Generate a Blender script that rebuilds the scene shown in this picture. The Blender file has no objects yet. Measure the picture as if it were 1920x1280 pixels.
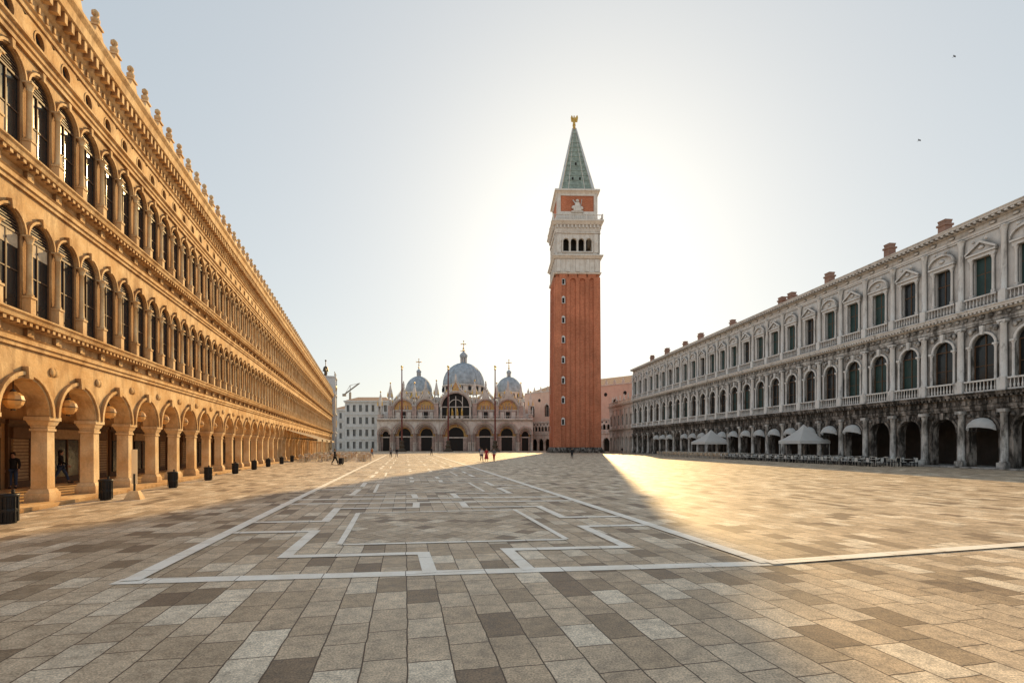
import bpy, math, random
from mathutils import Matrix, Vector
random.seed(7)
S=bpy.context.scene; COL=S.collection
S.view_settings.view_transform='Standard'; S.view_settings.look='None'; S.view_settings.exposure=0
pi=math.pi; sin=math.sin; cos=math.cos
# ------------------------------------------------------------------ materials
def newmat(name):
    m=bpy.data.materials.new(name); m.use_nodes=True; nt=m.node_tree
    return m,nt,nt.nodes['Principled BSDF']
def nd(nt,t,**k):
    n=nt.nodes.new(t)
    for a,b in k.items(): setattr(n,a,b)
    return n
def ramp(nt,src,stops):
    r=nd(nt,'ShaderNodeValToRGB'); e=r.color_ramp.elements
    while len(e)<len(stops): e.new(.5)
    for q,(p,c) in zip(e,stops):
        q.position=p; q.color=(c[0],c[1],c[2],1) if isinstance(c,tuple) else (c,c,c,1)
    nt.links.new(src,r.inputs[0]); return r.outputs[0]
def mix(nt,f,a,b,mode='MIX'):
    m=nd(nt,'ShaderNodeMix',data_type='RGBA',blend_type=mode)
    for s,v in ((0,f),(6,a),(7,b)):
        if isinstance(v,(int,float)): m.inputs[s].default_value=v
        elif isinstance(v,tuple): m.inputs[s].default_value=(v[0],v[1],v[2],1)
        else: nt.links.new(v,m.inputs[s])
    return m.outputs[2]
def pos(nt,scale=(1,1,1),rot=0,loc=(0,0,0)):
    g=nd(nt,'ShaderNodeNewGeometry'); mp=nd(nt,'ShaderNodeMapping')
    mp.inputs['Scale'].default_value=scale; mp.inputs['Rotation'].default_value=(0,0,rot); mp.inputs['Location'].default_value=loc
    nt.links.new(g.outputs['Position'],mp.inputs['Vector']); return mp.outputs[0]
def noise(nt,vec,scale,detail=5,rough=.6):
    n=nd(nt,'ShaderNodeTexNoise'); n.inputs['Scale'].default_value=scale; n.inputs['Detail'].default_value=detail; n.inputs['Roughness'].default_value=rough
    nt.links.new(vec,n.inputs['Vector']); return n.outputs['Fac']
def bump(nt,bsdf,h,strength,dist):
    b=nd(nt,'ShaderNodeBump'); b.inputs['Strength'].default_value=strength; b.inputs['Distance'].default_value=dist
    nt.links.new(h,b.inputs['Height']); nt.links.new(b.outputs[0],bsdf.inputs['Normal'])
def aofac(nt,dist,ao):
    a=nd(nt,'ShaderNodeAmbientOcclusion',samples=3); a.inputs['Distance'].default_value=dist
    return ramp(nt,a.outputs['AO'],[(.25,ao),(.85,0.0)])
def stone(name,c1,c2,dark,grime=.5,lo=.5,hi=.72,ao=.5,aod=.5,rough=.8,bs=.4,scale=1.0,st=(1.6,1.6,.5)):
    m,nt,b=newmat(name)
    p=pos(nt)
    n1=noise(nt,p,.9*scale,6); n2=noise(nt,pos(nt,st),1.1*scale,6,.65); n3=noise(nt,p,14*scale,4)
    c=mix(nt,ramp(nt,n1,[(.38,0.0),(.62,1.0)]),c1,c2)
    c=mix(nt,.3,c,ramp(nt,n3,[(.3,.45),(.7,1.0)]),'MULTIPLY')
    g=nd(nt,'ShaderNodeMath',operation='MULTIPLY'); nt.links.new(ramp(nt,n2,[(lo,0.0),(hi,1.0)]),g.inputs[0]); g.inputs[1].default_value=grime
    c=mix(nt,g.outputs[0],c,dark)
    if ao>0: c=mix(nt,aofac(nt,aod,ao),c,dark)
    nt.links.new(c,b.inputs['Base Color']); b.inputs['Roughness'].default_value=rough
    b.inputs['Specular IOR Level'].default_value=.25
    bump(nt,b,n3,bs,.03)
    return m
def plain(name,c,rough=.6,metal=0,var=.25,scale=6,spec=.4):
    m,nt,b=newmat(name); n=noise(nt,pos(nt),scale,4)
    cc=mix(nt,ramp(nt,n,[(.3,0.0),(.7,1.0)]),tuple(x*(1-var) for x in c),tuple(min(1,x*(1+var*.5)) for x in c))
    nt.links.new(cc,b.inputs['Base Color']); b.inputs['Roughness'].default_value=rough; b.inputs['Metallic'].default_value=metal
    b.inputs['Specular IOR Level'].default_value=spec
    return m
def cloth(name,c,tr=.45):
    m=plain(name,c,.9,0,.08,2,.1); nt=m.node_tree; t=nd(nt,'ShaderNodeBsdfTranslucent'); t.inputs[0].default_value=(*c,1)
    x=nd(nt,'ShaderNodeMixShader'); x.inputs[0].default_value=tr; out=nt.nodes['Material Output']
    nt.links.new(nt.nodes['Principled BSDF'].outputs[0],x.inputs[1]); nt.links.new(t.outputs[0],x.inputs[2]); nt.links.new(x.outputs[0],out.inputs[0]); return m
def glassmat(name,c,rough=.15,spec=.35):
    m,nt,b=newmat(name); n=noise(nt,pos(nt),1.3,2)
    cc=mix(nt,n,tuple(x*.4 for x in c),tuple(x*1.6 for x in c))
    nt.links.new(cc,b.inputs['Base Color']); b.inputs['Roughness'].default_value=rough; b.inputs['Specular IOR Level'].default_value=spec
    bump(nt,b,n,.15,.05); return m
def brick(name,c1,c2,mortar,scale=1,bw=.5,rh=.16,ao=0,dark=(.3,.10,.05)):
    m,nt,b=newmat(name)
    g=nd(nt,'ShaderNodeNewGeometry'); sp=nd(nt,'ShaderNodeSeparateXYZ'); nt.links.new(g.outputs['Position'],sp.inputs[0])
    ad=nd(nt,'ShaderNodeMath',operation='ADD'); nt.links.new(sp.outputs[0],ad.inputs[0]); nt.links.new(sp.outputs[1],ad.inputs[1])
    cb=nd(nt,'ShaderNodeCombineXYZ'); nt.links.new(ad.outputs[0],cb.inputs[0]); nt.links.new(sp.outputs[2],cb.inputs[1])
    t=nd(nt,'ShaderNodeTexBrick'); nt.links.new(cb.outputs[0],t.inputs['Vector'])
    t.inputs['Color1'].default_value=(*c1,1); t.inputs['Color2'].default_value=(*c2,1); t.inputs['Mortar'].default_value=(*mortar,1)
    t.inputs['Scale'].default_value=scale; t.inputs['Brick Width'].default_value=bw; t.inputs['Row Height'].default_value=rh; t.inputs['Mortar Size'].default_value=.012
    n=noise(nt,pos(nt,(1,1,.4)),.7,6); n2=noise(nt,pos(nt),3,5); n4=noise(nt,pos(nt,(1,1,1)),.12,4)
    c=mix(nt,.4,t.outputs['Color'],ramp(nt,n,[(.3,.6),(.7,1.15)]),'MULTIPLY')
    c=mix(nt,.4,c,ramp(nt,n2,[(.3,.55),(.7,1.1)]),'MULTIPLY')
    c=mix(nt,.5,c,ramp(nt,n4,[(.35,.65),(.65,1.15)]),'MULTIPLY')
    if ao: c=mix(nt,aofac(nt,.8,ao),c,dark)  # shade beside strips and in recesses put into the brick colour
    nt.links.new(c,b.inputs['Base Color']); b.inputs['Roughness'].default_value=.9; b.inputs['Specular IOR Level'].default_value=.2
    bump(nt,b,n2,.3,.05); return m
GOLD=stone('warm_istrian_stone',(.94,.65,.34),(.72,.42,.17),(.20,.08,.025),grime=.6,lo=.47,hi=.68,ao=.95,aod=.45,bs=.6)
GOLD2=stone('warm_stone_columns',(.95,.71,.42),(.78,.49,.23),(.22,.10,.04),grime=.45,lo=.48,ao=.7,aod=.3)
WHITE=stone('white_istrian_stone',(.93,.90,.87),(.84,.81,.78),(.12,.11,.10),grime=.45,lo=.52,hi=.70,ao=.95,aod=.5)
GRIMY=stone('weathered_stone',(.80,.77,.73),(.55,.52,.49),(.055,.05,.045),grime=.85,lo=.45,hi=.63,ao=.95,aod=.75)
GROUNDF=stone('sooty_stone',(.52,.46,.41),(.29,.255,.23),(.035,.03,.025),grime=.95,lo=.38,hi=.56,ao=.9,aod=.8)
COLW=stone('white_stone_columns',(.94,.92,.89),(.84,.81,.78),(.12,.11,.10),grime=.55,lo=.54,hi=.68,ao=.55,aod=.3)
TWHITE=stone('tower_stone',(.94,.90,.84),(.84,.78,.71),(.30,.22,.16),grime=.4,ao=.65,aod=1.0)
BASW=stone('pale_marble',(.90,.83,.76),(.74,.65,.58),(.22,.16,.12),grime=.45,ao=.85,aod=1.1,scale=.6)  # base tone lightened, distance haze put into the colour
MARB=stone('veined_pink_marble',(.70,.52,.45),(.46,.34,.30),(.12,.08,.07),grime=.45,ao=.7,aod=1.0,scale=.7)
PINK=stone('pink_diaper_wall',(.90,.67,.55),(.84,.60,.49),(.5,.36,.28),grime=.3,ao=.3,scale=.6)
PALE=stone('pale_plaster',(.82,.82,.82),(.72,.72,.71),(.34,.32,.30),grime=.4,ao=.4)
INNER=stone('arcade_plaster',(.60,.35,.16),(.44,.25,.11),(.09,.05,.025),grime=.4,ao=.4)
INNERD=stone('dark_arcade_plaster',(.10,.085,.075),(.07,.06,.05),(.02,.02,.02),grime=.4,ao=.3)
BRICK=brick('red_brick',(.80,.30,.165),(.66,.215,.11),(.54,.28,.19),ao=.6)
CHIM=brick('chimney_brick',(.42,.27,.22),(.34,.21,.16),(.4,.3,.25))
COPPER=plain('green_copper',(.34,.41,.36),.75,.0,.4,1.2,.2)
LEAD=plain('grey_lead_roof',(.44,.49,.54),.65,.0,.35,.6,.3)  # lead paled in its colour to stand for haze over the far domes
TILE=plain('roof_tiles',(.45,.28,.19),.85,0,.4,2)
GILT=plain('gilding',(.80,.50,.13),.35,.6,.2,3)
def mosaic():
    m,nt,b=newmat('coloured_mosaic'); n=noise(nt,pos(nt),1.1,5,.7)
    c=ramp(nt,n,[(.32,(.10,.14,.28)),(.42,(.55,.33,.12)),(.52,(.78,.48,.14)),(.60,(.50,.18,.12)),(.70,(.75,.62,.45))])
    nt.links.new(c,b.inputs['Base Color']); b.inputs['Roughness'].default_value=.5; return m
MOSAIC=mosaic()
GLASS=glassmat('dark_window_glass',(.022,.025,.027))
TEAL=glassmat('green_shutter',(.022,.055,.05),.4)
WOODF=plain('brown_window_frame',(.13,.07,.035),.6)
BLIND=plain('cream_blind',(.66,.52,.36),.8)
BLACKV=plain('dark_void',(.03,.027,.025),.9)
IRON=plain('black_iron',(.02,.02,.022),.45,.3)
BRONZE=plain('bronze',(.10,.075,.05),.5,.6)
POLE=plain('red_pole_paint',(.20,.05,.035),.5)
CANVAS=cloth('white_canvas',(.90,.89,.87))
CREAMC=cloth('cream_canvas',(.88,.78,.62))
CHAIRM=plain('pale_chair_paint',(.72,.66,.58),.45)
CHAIRW=plain('wicker',(.62,.44,.27),.7)
LAMPG=plain('amber_lamp_glass',(.75,.40,.13),.25,0,.3,4)
SKIN=plain('skin',(.46,.27,.19),.6,0,.1)
HAIRD=plain('dark_hair',(.025,.018,.014),.6)
SHOP=plain('shop_shutter',(.40,.27,.15),.6)
RED=plain('red_cloth',(.45,.03,.04),.8)
BLACKC=plain('black_cloth',(.02,.02,.024),.9)
GREYC=plain('grey_cloth',(.18,.18,.2),.9)
BLUEC=plain('blue_cloth',(.05,.08,.16),.9)
WHITEC=plain('white_cloth',(.6,.58,.55),.9)
ORANGEC=plain('orange_cloth',(.55,.18,.03),.9)
YCRANE=plain('crane_paint',(.35,.30,.25),.6)
BLUEE=plain('blue_enamel',(.04,.09,.25),.4)
# ------------------------------------------------------------------ mesh builder
class MB:
    def __init__(s): s.v=[];s.f=[];s.m=[];s.sm=[]
    def add(s,vs,fs,mi=0,sm=False):
        o=len(s.v); s.v+=[tuple(v) for v in vs]
        for f in fs: s.f.append(tuple(i+o for i in f)); s.m.append(mi); s.sm.append(sm)
    def box(s,x0,x1,y0,y1,z0,z1,mi=0):
        s.add([(x0,y0,z0),(x1,y0,z0),(x1,y1,z0),(x0,y1,z0),(x0,y0,z1),(x1,y0,z1),(x1,y1,z1),(x0,y1,z1)],
              [(0,3,2,1),(4,5,6,7),(0,1,5,4),(1,2,6,5),(2,3,7,6),(3,0,4,7)],mi)
    def frus(s,cx,cy,z0,z1,a0,b0,a1,b1,mi=0):
        s.add([(cx-a0,cy-b0,z0),(cx+a0,cy-b0,z0),(cx+a0,cy+b0,z0),(cx-a0,cy+b0,z0),(cx-a1,cy-b1,z1),(cx+a1,cy-b1,z1),(cx+a1,cy+b1,z1),(cx-a1,cy+b1,z1)],
              [(0,3,2,1),(4,5,6,7),(0,1,5,4),(1,2,6,5),(2,3,7,6),(3,0,4,7)],mi)
    def lathe(s,prof,cx=0,cy=0,n=10,mi=0,sm=True,off=0):
        vs=[];fs=[]
        for r,z in prof:
            for i in range(n):
                a=2*pi*i/n+off; vs.append((cx+r*cos(a),cy+r*sin(a),z))
        for j in range(len(prof)-1):
            for i in range(n):
                k=(i+1)%n; fs.append((j*n+i,j*n+k,(j+1)*n+k,(j+1)*n+i))
        s.add(vs,fs,mi,sm)
        s.add(vs[-n:],[tuple(range(n))],mi); s.add(vs[:n],[tuple(reversed(range(n)))],mi)
    def tube(s,p,q,r0,r1=None,n=6,mi=0):
        r1=r0 if r1 is None else r1; p=Vector(p);q=Vector(q); d=(q-p).normalized()
        a=d.orthogonal().normalized(); b=d.cross(a); vs=[]
        for c,r in ((p,r0),(q,r1)):
            for i in range(n):
                t=2*pi*i/n; vs.append(c+a*r*cos(t)+b*r*sin(t))
        s.add(vs,[(i,(i+1)%n,n+(i+1)%n,n+i) for i in range(n)]+[tuple(range(n)),tuple(range(n,2*n))],mi,n>5)
    def prism(s,poly,y0,y1,mi=0):
        n=len(poly); s.add([(x,y0,z) for x,z in poly]+[(x,y1,z) for x,z in poly],
            [tuple(range(n)),tuple(range(2*n-1,n-1,-1))]+[(i,(i+1)%n,n+(i+1)%n,n+i) for i in range(n)],mi)
    def extr(s,prof,x0,x1,mi=0):
        n=len(prof); s.add([(x0,y,z) for y,z in prof]+[(x1,y,z) for y,z in prof],
            [tuple(range(n)),tuple(range(2*n-1,n-1,-1))]+[(i,(i+1)%n,n+(i+1)%n,n+i) for i in range(n)],mi)
    def ball(s,c,rx,ry,rz,mi=0,n=8,m=5):
        vs=[];fs=[]
        for j in range(m+1):
            t=pi*j/m
            for i in range(n):
                a=2*pi*i/n; vs.append((c[0]+rx*sin(t)*cos(a),c[1]+ry*sin(t)*sin(a),c[2]-rz*cos(t)))
        for j in range(m):
            for i in range(n):
                k=(i+1)%n; fs.append((j*n+i,j*n+k,(j+1)*n+k,(j+1)*n+i))
        s.add(vs,fs,mi,True)
    def merge(s,o,M):
        k=len(s.v); s.v+=[tuple(M@Vector(v)) for v in o.v]
        s.f+=[tuple(i+k for i in f) for f in o.f]; s.m+=o.m; s.sm+=o.sm
    def mesh(s,name,mats):
        me=bpy.data.meshes.new(name); me.from_pydata(s.v,[],s.f)
        for m in mats: me.materials.append(m)
        me.polygons.foreach_set('material_index',s.m); me.polygons.foreach_set('use_smooth',s.sm); me.update(); return me
def outline(r,sp,seg=12,kind='round',pk=1.0):
    if kind=='round': return [(-r*cos(pi*i/seg),sp+r*sin(pi*i/seg)) for i in range(seg+1)]
    out=[]; h=seg//2; R=2*r*pk; cx=-r+R; am=math.acos((R-r)/R)
    for i in range(h+1):
        a=am*i/h; out.append((cx-R*cos(a),sp+R*sin(a)))
    return out+[(-x,z) for x,z in reversed(out[:-1])]
def arch_panel(mb,xl,xr,xc,z0,z1,r,sp,y0,y1,mi=0,seg=12,sill=None,back=False,kind='round',mr=None,pk=1.0):
    mr=mi if mr is None else mr
    zb=z0 if sill is None else sill
    o=[(xc+x,z) for x,z in outline(r,sp,seg,kind,pk)]
    for y in ([y0,y1] if back else [y0]):
        def q(a,b,c,d): mb.add([(a,y,c),(b,y,c),(b,y,d),(a,y,d)],[(0,1,2,3)],mi)
        q(xl,xc-r,z0,z1); q(xc+r,xr,z0,z1)
        if zb>z0: q(xc-r,xc+r,z0,zb)
        for i in range(len(o)-1):
            (a,b),(c,d)=o[i],o[i+1]
            if d!=b or c!=a: mb.add([(a,y,b),(c,y,d),(c,y,z1),(a,y,z1)],[(0,1,2,3)],mi)
    full=[(xc-r,zb)]+o+[(xc+r,zb)]
    for i in range(len(full)-1):
        (a,b),(c,d)=full[i],full[i+1]
        mb.add([(a,y0,b),(c,y0,d),(c,y1,d),(a,y1,b)],[(0,1,2,3)],mr)
    if zb>z0: mb.add([(xc-r,y0,zb),(xc+r,y0,zb),(xc+r,y1,zb),(xc-r,y1,zb)],[(0,1,2,3)],mr)
def ring(mb,xc,r0,r1,sp,y0,y1,seg=12,mi=0,kind='round',pk=1.0):
    a=outline(r0,sp,seg,kind,pk); b=outline(r1,sp,seg,kind,pk)
    for i in range(seg):
        A,B,C,D=a[i],a[i+1],b[i+1],b[i]
        P=[(xc+p[0],y0,p[1]) for p in (A,B,C,D)]+[(xc+p[0],y1,p[1]) for p in (A,B,C,D)]
        mb.add(P,[(0,1,2,3),(3,2,6,7),(0,4,5,1)],mi)
def fillout(mb,xc,r,zb,sp,y,seg=12,mi=0,kind='round',pk=1.0):
    o=outline(r,sp,seg,kind,pk)
    mb.add([(xc+x,y,z) for x,z in [(-r,zb)]+o+[(r,zb)]],[tuple(range(len(o)+2))],mi)
# ------------------------------------------------------------------ object helpers
def setp(o,label=None,cat=None,group=None,kind=None):
    if label:o['label']=label
    if cat:o['category']=cat
    if group:o['group']=group
    if kind:o['kind']=kind
def thing(name,label,cat,loc=(0,0,0),rz=0,group=None,mesh=None,kind=None):
    o=bpy.data.objects.new(name,mesh); COL.objects.link(o); o.location=loc; o.rotation_euler=(0,0,rz)
    setp(o,label,cat,group,kind); return o
def part(par,name,mesh,loc=(0,0,0),rz=0,kind=None,label=None,scale=None):
    o=bpy.data.objects.new(name,mesh); COL.objects.link(o); o.parent=par; o.location=loc; o.rotation_euler=(0,0,rz)
    if scale: o.scale=scale
    setp(o,label=label,kind=kind); return o
def parts(par,name,mbs,mats,locs,near,limit=100):
    locs=sorted(locs,key=lambda p:abs(p[0]-near))
    mes=[m.mesh(name,mats) for m in mbs]
    for i,l in enumerate(locs[:limit]):
        part(par,name,mes[(int(round(l[0]*7.3))*7+int(l[2]))%len(mes)],l)
    if len(locs)>limit:
        big=MB()
        for l in locs[limit:]: big.merge(mbs[int(l[0]*7.3)%len(mbs)],Matrix.Translation(l))
        part(par,name,big.mesh(name+'_row',mats),kind='stuff')
# ------------------------------------------------------------------ ground
PD=math.atan2(1,-.22)
def paving(name,rot,bw,rh):
    m,nt,b=newmat(name)
    p=pos(nt,(1,1,1),rot)
    dn=nd(nt,'ShaderNodeTexNoise'); dn.inputs['Scale'].default_value=3.5; dn.inputs['Detail'].default_value=5; nt.links.new(p,dn.inputs['Vector'])
    sc=nd(nt,'ShaderNodeVectorMath',operation='SCALE'); nt.links.new(dn.outputs['Color'],sc.inputs[0]); sc.inputs['Scale'].default_value=.035
    ad=nd(nt,'ShaderNodeVectorMath',operation='ADD'); nt.links.new(p,ad.inputs[0]); nt.links.new(sc.outputs[0],ad.inputs[1])
    t=nd(nt,'ShaderNodeTexBrick'); nt.links.new(ad.outputs[0],t.inputs['Vector'])
    t.offset=.43; t.squash=1.25; t.squash_frequency=3
    t.inputs['Color1'].default_value=(0,0,0,1); t.inputs['Color2'].default_value=(1,1,1,1); t.inputs['Mortar'].default_value=(.5,.5,.5,1)
    t.inputs['Scale'].default_value=1; t.inputs['Brick Width'].default_value=bw; t.inputs['Row Height'].default_value=rh
    t.inputs['Mortar Size'].default_value=.010; t.inputs['Mortar Smooth'].default_value=.5
    c=ramp(nt,t.outputs['Color'],[(0,(.27,.19,.125)),(.10,(.33,.24,.155)),(.18,(.50,.375,.25)),(.40,(.58,.44,.30)),(.75,(.70,.55,.39)),(1,(.86,.73,.56))])
    pp=pos(nt)
    n1=noise(nt,pp,48,4,.75); n2=noise(nt,pp,.4,6,.6); n3=noise(nt,pp,6,7,.75); n4=noise(nt,pp,1.7,5,.6)
    c=mix(nt,.8,c,ramp(nt,n1,[(.34,.4),(.5,.97),(.66,1.4)]),'MULTIPLY')
    c=mix(nt,.75,c,ramp(nt,n3,[(.32,.45),(.58,1.15)]),'MULTIPLY')
    c=mix(nt,.5,c,ramp(nt,n2,[(.3,.6),(.7,1.2)]),'MULTIPLY')
    c=mix(nt,.5,c,ramp(nt,n4,[(.35,.7),(.65,1.15)]),'MULTIPLY')
    c=mix(nt,t.outputs['Fac'],c,(.09,.06,.04))
    nt.links.new(c,b.inputs['Base Color'])
    nt.links.new(ramp(nt,n3,[(.3,.46),(.7,.78)]),b.inputs['Roughness']); b.inputs['Specular IOR Level'].default_value=.40
    h=nd(nt,'ShaderNodeMath',operation='MULTIPLY_ADD'); nt.links.new(t.outputs['Fac'],h.inputs[0]); h.inputs[1].default_value=-1.2
    s2=nd(nt,'ShaderNodeMath',operation='MULTIPLY_ADD'); nt.links.new(n1,s2.inputs[0]); s2.inputs[1].default_value=.35; nt.links.new(n3,s2.inputs[2])
    nt.links.new(s2.outputs[0],h.inputs[2])
    bump(nt,b,h.outputs[0],.5,.013)
    return m
PAVE=paving('trachyte_paving_blocks',-PD,.60,.43)
PAVED=paving('diagonal_paving_blocks',-PD+pi/4,.42,.42)
def bandmat():
    m,nt,b=newmat('white_stone_band'); pp=pos(nt)
    n=noise(nt,pp,1.5,6,.7); n2=noise(nt,pp,45,3,.7)
    c=mix(nt,ramp(nt,n,[(.42,0.0),(.75,1.0)]),(.97,.91,.81),(.80,.70,.57))
    c=mix(nt,.25,c,ramp(nt,n2,[(.3,.6),(.6,1.1)]),'MULTIPLY')
    v=nd(nt,'ShaderNodeTexBrick'); nt.links.new(pos(nt,(1,1,1),-PD),v.inputs['Vector'])
    v.inputs['Scale'].default_value=1; v.inputs['Brick Width'].default_value=1.15; v.inputs['Row Height'].default_value=1.3; v.inputs['Mortar Size'].default_value=.008
    c=mix(nt,v.outputs['Fac'],c,(.25,.2,.16))
    nt.links.new(c,b.inputs['Base Color']); b.inputs['Roughness'].default_value=.65; bump(nt,b,n2,.3,.01); return m
BAND=bandmat()
g=MB(); g.add([(-3000,-3000,0),(3000,-3000,0),(3000,3000,0),(-3000,3000,0)],[(0,1,2,3)])
thing('ground',"grey and brown trachyte block paving of the square","ground",mesh=g.mesh('ground',[PAVE]),kind='structure')
def PT(u,v): return (-5.9+10.46*v-.22*u, 7.47+1.15*v+u)
def strip(mb,pts,w,z):
    n=len(pts); L=[];R=[]
    for i in range(n):
        p=Vector(pts[i]); d1=(Vector(pts[i])-Vector(pts[i-1])).normalized() if i else None
        d2=(Vector(pts[i+1])-p).normalized() if i<n-1 else None
        if d1 is None:d1=d2
        if d2 is None:d2=d1
        n1=Vector((-d1.y,d1.x)); n2=Vector((-d2.y,d2.x)); mm=(n1+n2).normalized(); k=w/2/max(.3,mm.dot(n1))
        L.append(p+mm*k); R.append(p-mm*k)
    for i in range(n-1):
        mb.add([(R[i].x,R[i].y,z),(R[i+1].x,R[i+1].y,z),(L[i+1].x,L[i+1].y,z),(L[i].x,L[i].y,z)],[(0,1,2,3)])
bands=MB(); pan=MB()
CELL=11.3; NC=9
for c in range(NC):
    o=c*CELL; U=lambda u:o+u
    H=9.87
    for flip in (0,1):
        f=(lambda u:u) if not flip else (lambda u:H-u)
        strip(bands,[PT(U(f(4.15)),0),PT(U(f(4.15)),.19),PT(U(f(1.45)),.185),PT(U(f(1.45)),.43),PT(U(f(0)),.435)],.24,.012)
        strip(bands,[PT(U(f(4.15)),1),PT(U(f(4.15)),.826),PT(U(f(1.6)),.826),PT(U(f(1.6)),.588),PT(U(f(0)),.592)],.24,.013)
    q=[PT(U(2.45),.268),PT(U(2.5),.733),PT(U(7.5),.729),PT(U(7.25),.26)]
    strip(bands,[q[0],q[1]],.14,.012); strip(bands,[q[3],q[2]],.14,.012)
    strip(bands,[q[0],q[3]],.14,.016); strip(bands,[q[1],q[2]],.14,.016)
    pan.add([(x,y,.004) for x,y in q],[(0,1,2,3)])
    strip(bands,[PT(U(0),-.02),PT(U(0),.5),PT(U(0),1.02)],.30,.008)
    if c: strip(bands,[PT(U(-CELL+H),-.02),PT(U(-CELL+H),1.02)],.28,.009)
end=(NC-1)*CELL+9.87
strip(bands,[PT(0,0),PT(end,0)],.28,.020); strip(bands,[PT(0,1),PT(end,1)],.30,.020)
strip(bands,[PT(0,1),(10.9,10.25),(22,13.2),(43,19)],.27,.024)
thing('paving_band',"white stone meander bands set in the paving","paving",mesh=bands.mesh('paving_band',[BAND]),kind='structure')
thing('paving_panel',"panels of diagonal paving blocks inside the bands","paving",mesh=pan.mesh('paving_panel',[PAVED]),kind='structure')
# ------------------------------------------------------------------ left arcade building
W=3.04; K0=-4; K1=46; LO=(-16.54,17.44)
LX=math.atan2(.958,-.285)
LB=thing('arcade_building',"long golden stone arcade building with two storeys of arched windows","building",(LO[0],LO[1],0),LX)
x0=K0*W; x1=K1*W
wall=MB(); RWN=.62
for k in range(K0,K1):
    xc=(k+.5)*W
    arch_panel(wall,k*W,(k+1)*W,xc,3.12,5.3,1.22,3.12,0,.6,seg=14,back=True)
    ring(wall,xc,1.223,1.31,3.12,-.05,.0,14); ring(wall,xc,1.31,1.43,3.12,-.12,.0,14)
    wall.prism([(xc-.10,4.30),(xc+.10,4.30),(xc+.15,4.70),(xc-.15,4.70)],-.19,-.0)
    for e in (-1,1): wall.lathe([(.17,4.62),(.17,4.62)],xc+e*W/2,-.02,8) if False else wall.ball((xc+e*1.42,-.02,4.72),.16,.07,.16,0,10,5)
    for j in range(2):
        for h0 in (6.4,11.55):
            xw=k*W+(j+.5)*W/2; sp=h0+2.62 if h0<7 else h0+2.52; h1=10.45 if h0<7 else 15.05
            arch_panel(wall,k*W+j*W/2,k*W+(j+1)*W/2,xw,h0,h1,RWN,sp,0,.10,seg=12,sill=h0+.10)
            ring(wall,xw,RWN+.003,RWN+.05,sp,-.04,0,12); ring(wall,xw,RWN+.05,RWN+.125,sp,-.10,0,12)
            wall.prism([(xw-.05,sp+.58),(xw+.05,sp+.58),(xw+.08,sp+.86),(xw-.08,sp+.86)],-.15,0)
        xl=k*W+j*W/2; xr=xl+W/2; zc=16.0; r=.25; n=16
        sq=[];ci=[]
        for i in range(n):
            a=2*pi*i/n+pi/n; c_,s_=cos(a),sin(a); t=1/max(abs(c_),abs(s_))
            sq.append((xw+c_*t*W/4,zc+s_*t*.5)); ci.append((xw+c_*r,zc+s_*r*1.1))
        for i in range(n):
            l=(i+1)%n
            wall.add([(sq[i][0],0,sq[i][1]),(sq[l][0],0,sq[l][1]),(ci[l][0],0,ci[l][1]),(ci[i][0],0,ci[i][1])],[(0,1,2,3)])
            wall.add([(ci[i][0],0,ci[i][1]),(ci[l][0],0,ci[l][1]),(ci[l][0],.12,ci[l][1]),(ci[i][0],.12,ci[i][1])],[(0,1,2,3)])
            o=1.22; P=[(xw+(ci[i][0]-xw)*o,zc+(ci[i][1]-zc)*o),(xw+(ci[l][0]-xw)*o,zc+(ci[l][1]-zc)*o)]
            wall.add([(ci[i][0],-.02,ci[i][1]),(ci[l][0],-.02,ci[l][1]),(P[1][0],-.02,P[1][1]),(P[0][0],-.02,P[0][1])],[(0,1,2,3)])
wall.box(x0,x1,.122,.55,15.5,16.5,1)
wall.box(x0,x1,.004,.12,15.40,15.58); wall.box(x0,x1,.004,.12,16.42,16.60)
for a,b_ in ((5.3,6.4),(10.45,11.55)):
    pr=[(.6,a),(-.08,a),(-.08,a+.14),(-.14,a+.15),(-.14,a+.30),(-.19,a+.34),(-.06,a+.37),(-.06,a+.62),(-.20,a+.68),(-.24,a+.76),(-.42,a+.80),(-.46,a+.93),(-.52,a+.97),(-.52,a+1.02),(-.22,b_),(.6,b_)]
    wall.extr(pr,x0,x1)
    x=x0
    while x<x1: wall.box(x,x+.14,-.38,-.205,a+.665,a+.785); x+=.30
    for k2 in range(2*K0,2*K1+1): wall.box(k2*W/2-.16,k2*W/2+.16,-.17,-.065,a+.38,a+.63)
wall.extr([(.1,15.05),(-.10,15.05),(-.10,15.22),(-.16,15.24),(-.16,15.40),(-.26,15.44),(-.26,15.52),(.1,15.52)],x0,x1)
a=16.48
wall.extr([(.6,a),(-.06,a),(-.08,a+.16),(-.16,a+.2),(-.16,a+.5),(-.26,a+.6),(-.34,a+.95),(-.60,a+1.08),(-.64,a+1.4),(-.76,a+1.56),(-.76,a+1.68),(-.4,a+1.98),(.6,a+1.98)],x0,x1)
x=x0
while x<x1: wall.box(x,x+.17,-.54,-.27,a+.66,a+1.02); wall.box(x+.04,x+.13,-.22,-.165,a+.24,a+.46); x+=.42
core=MB(); core.box(x0,x1,.62,14,5.2,18.4,0); core.box(x0,x1,5,14,.0,5.2,0); core.box(x0-.5,x0,0,14,0,18.4); core.box(x1,x1+.3,.01,14,0,18.4)
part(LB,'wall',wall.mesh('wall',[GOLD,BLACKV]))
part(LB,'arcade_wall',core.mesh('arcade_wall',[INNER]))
fl=MB(); fl.box(x0,x1,-.55,5,0.004,.13); 
part(LB,'arcade_floor',fl.mesh('arcade_floor',[GOLD]))
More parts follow.
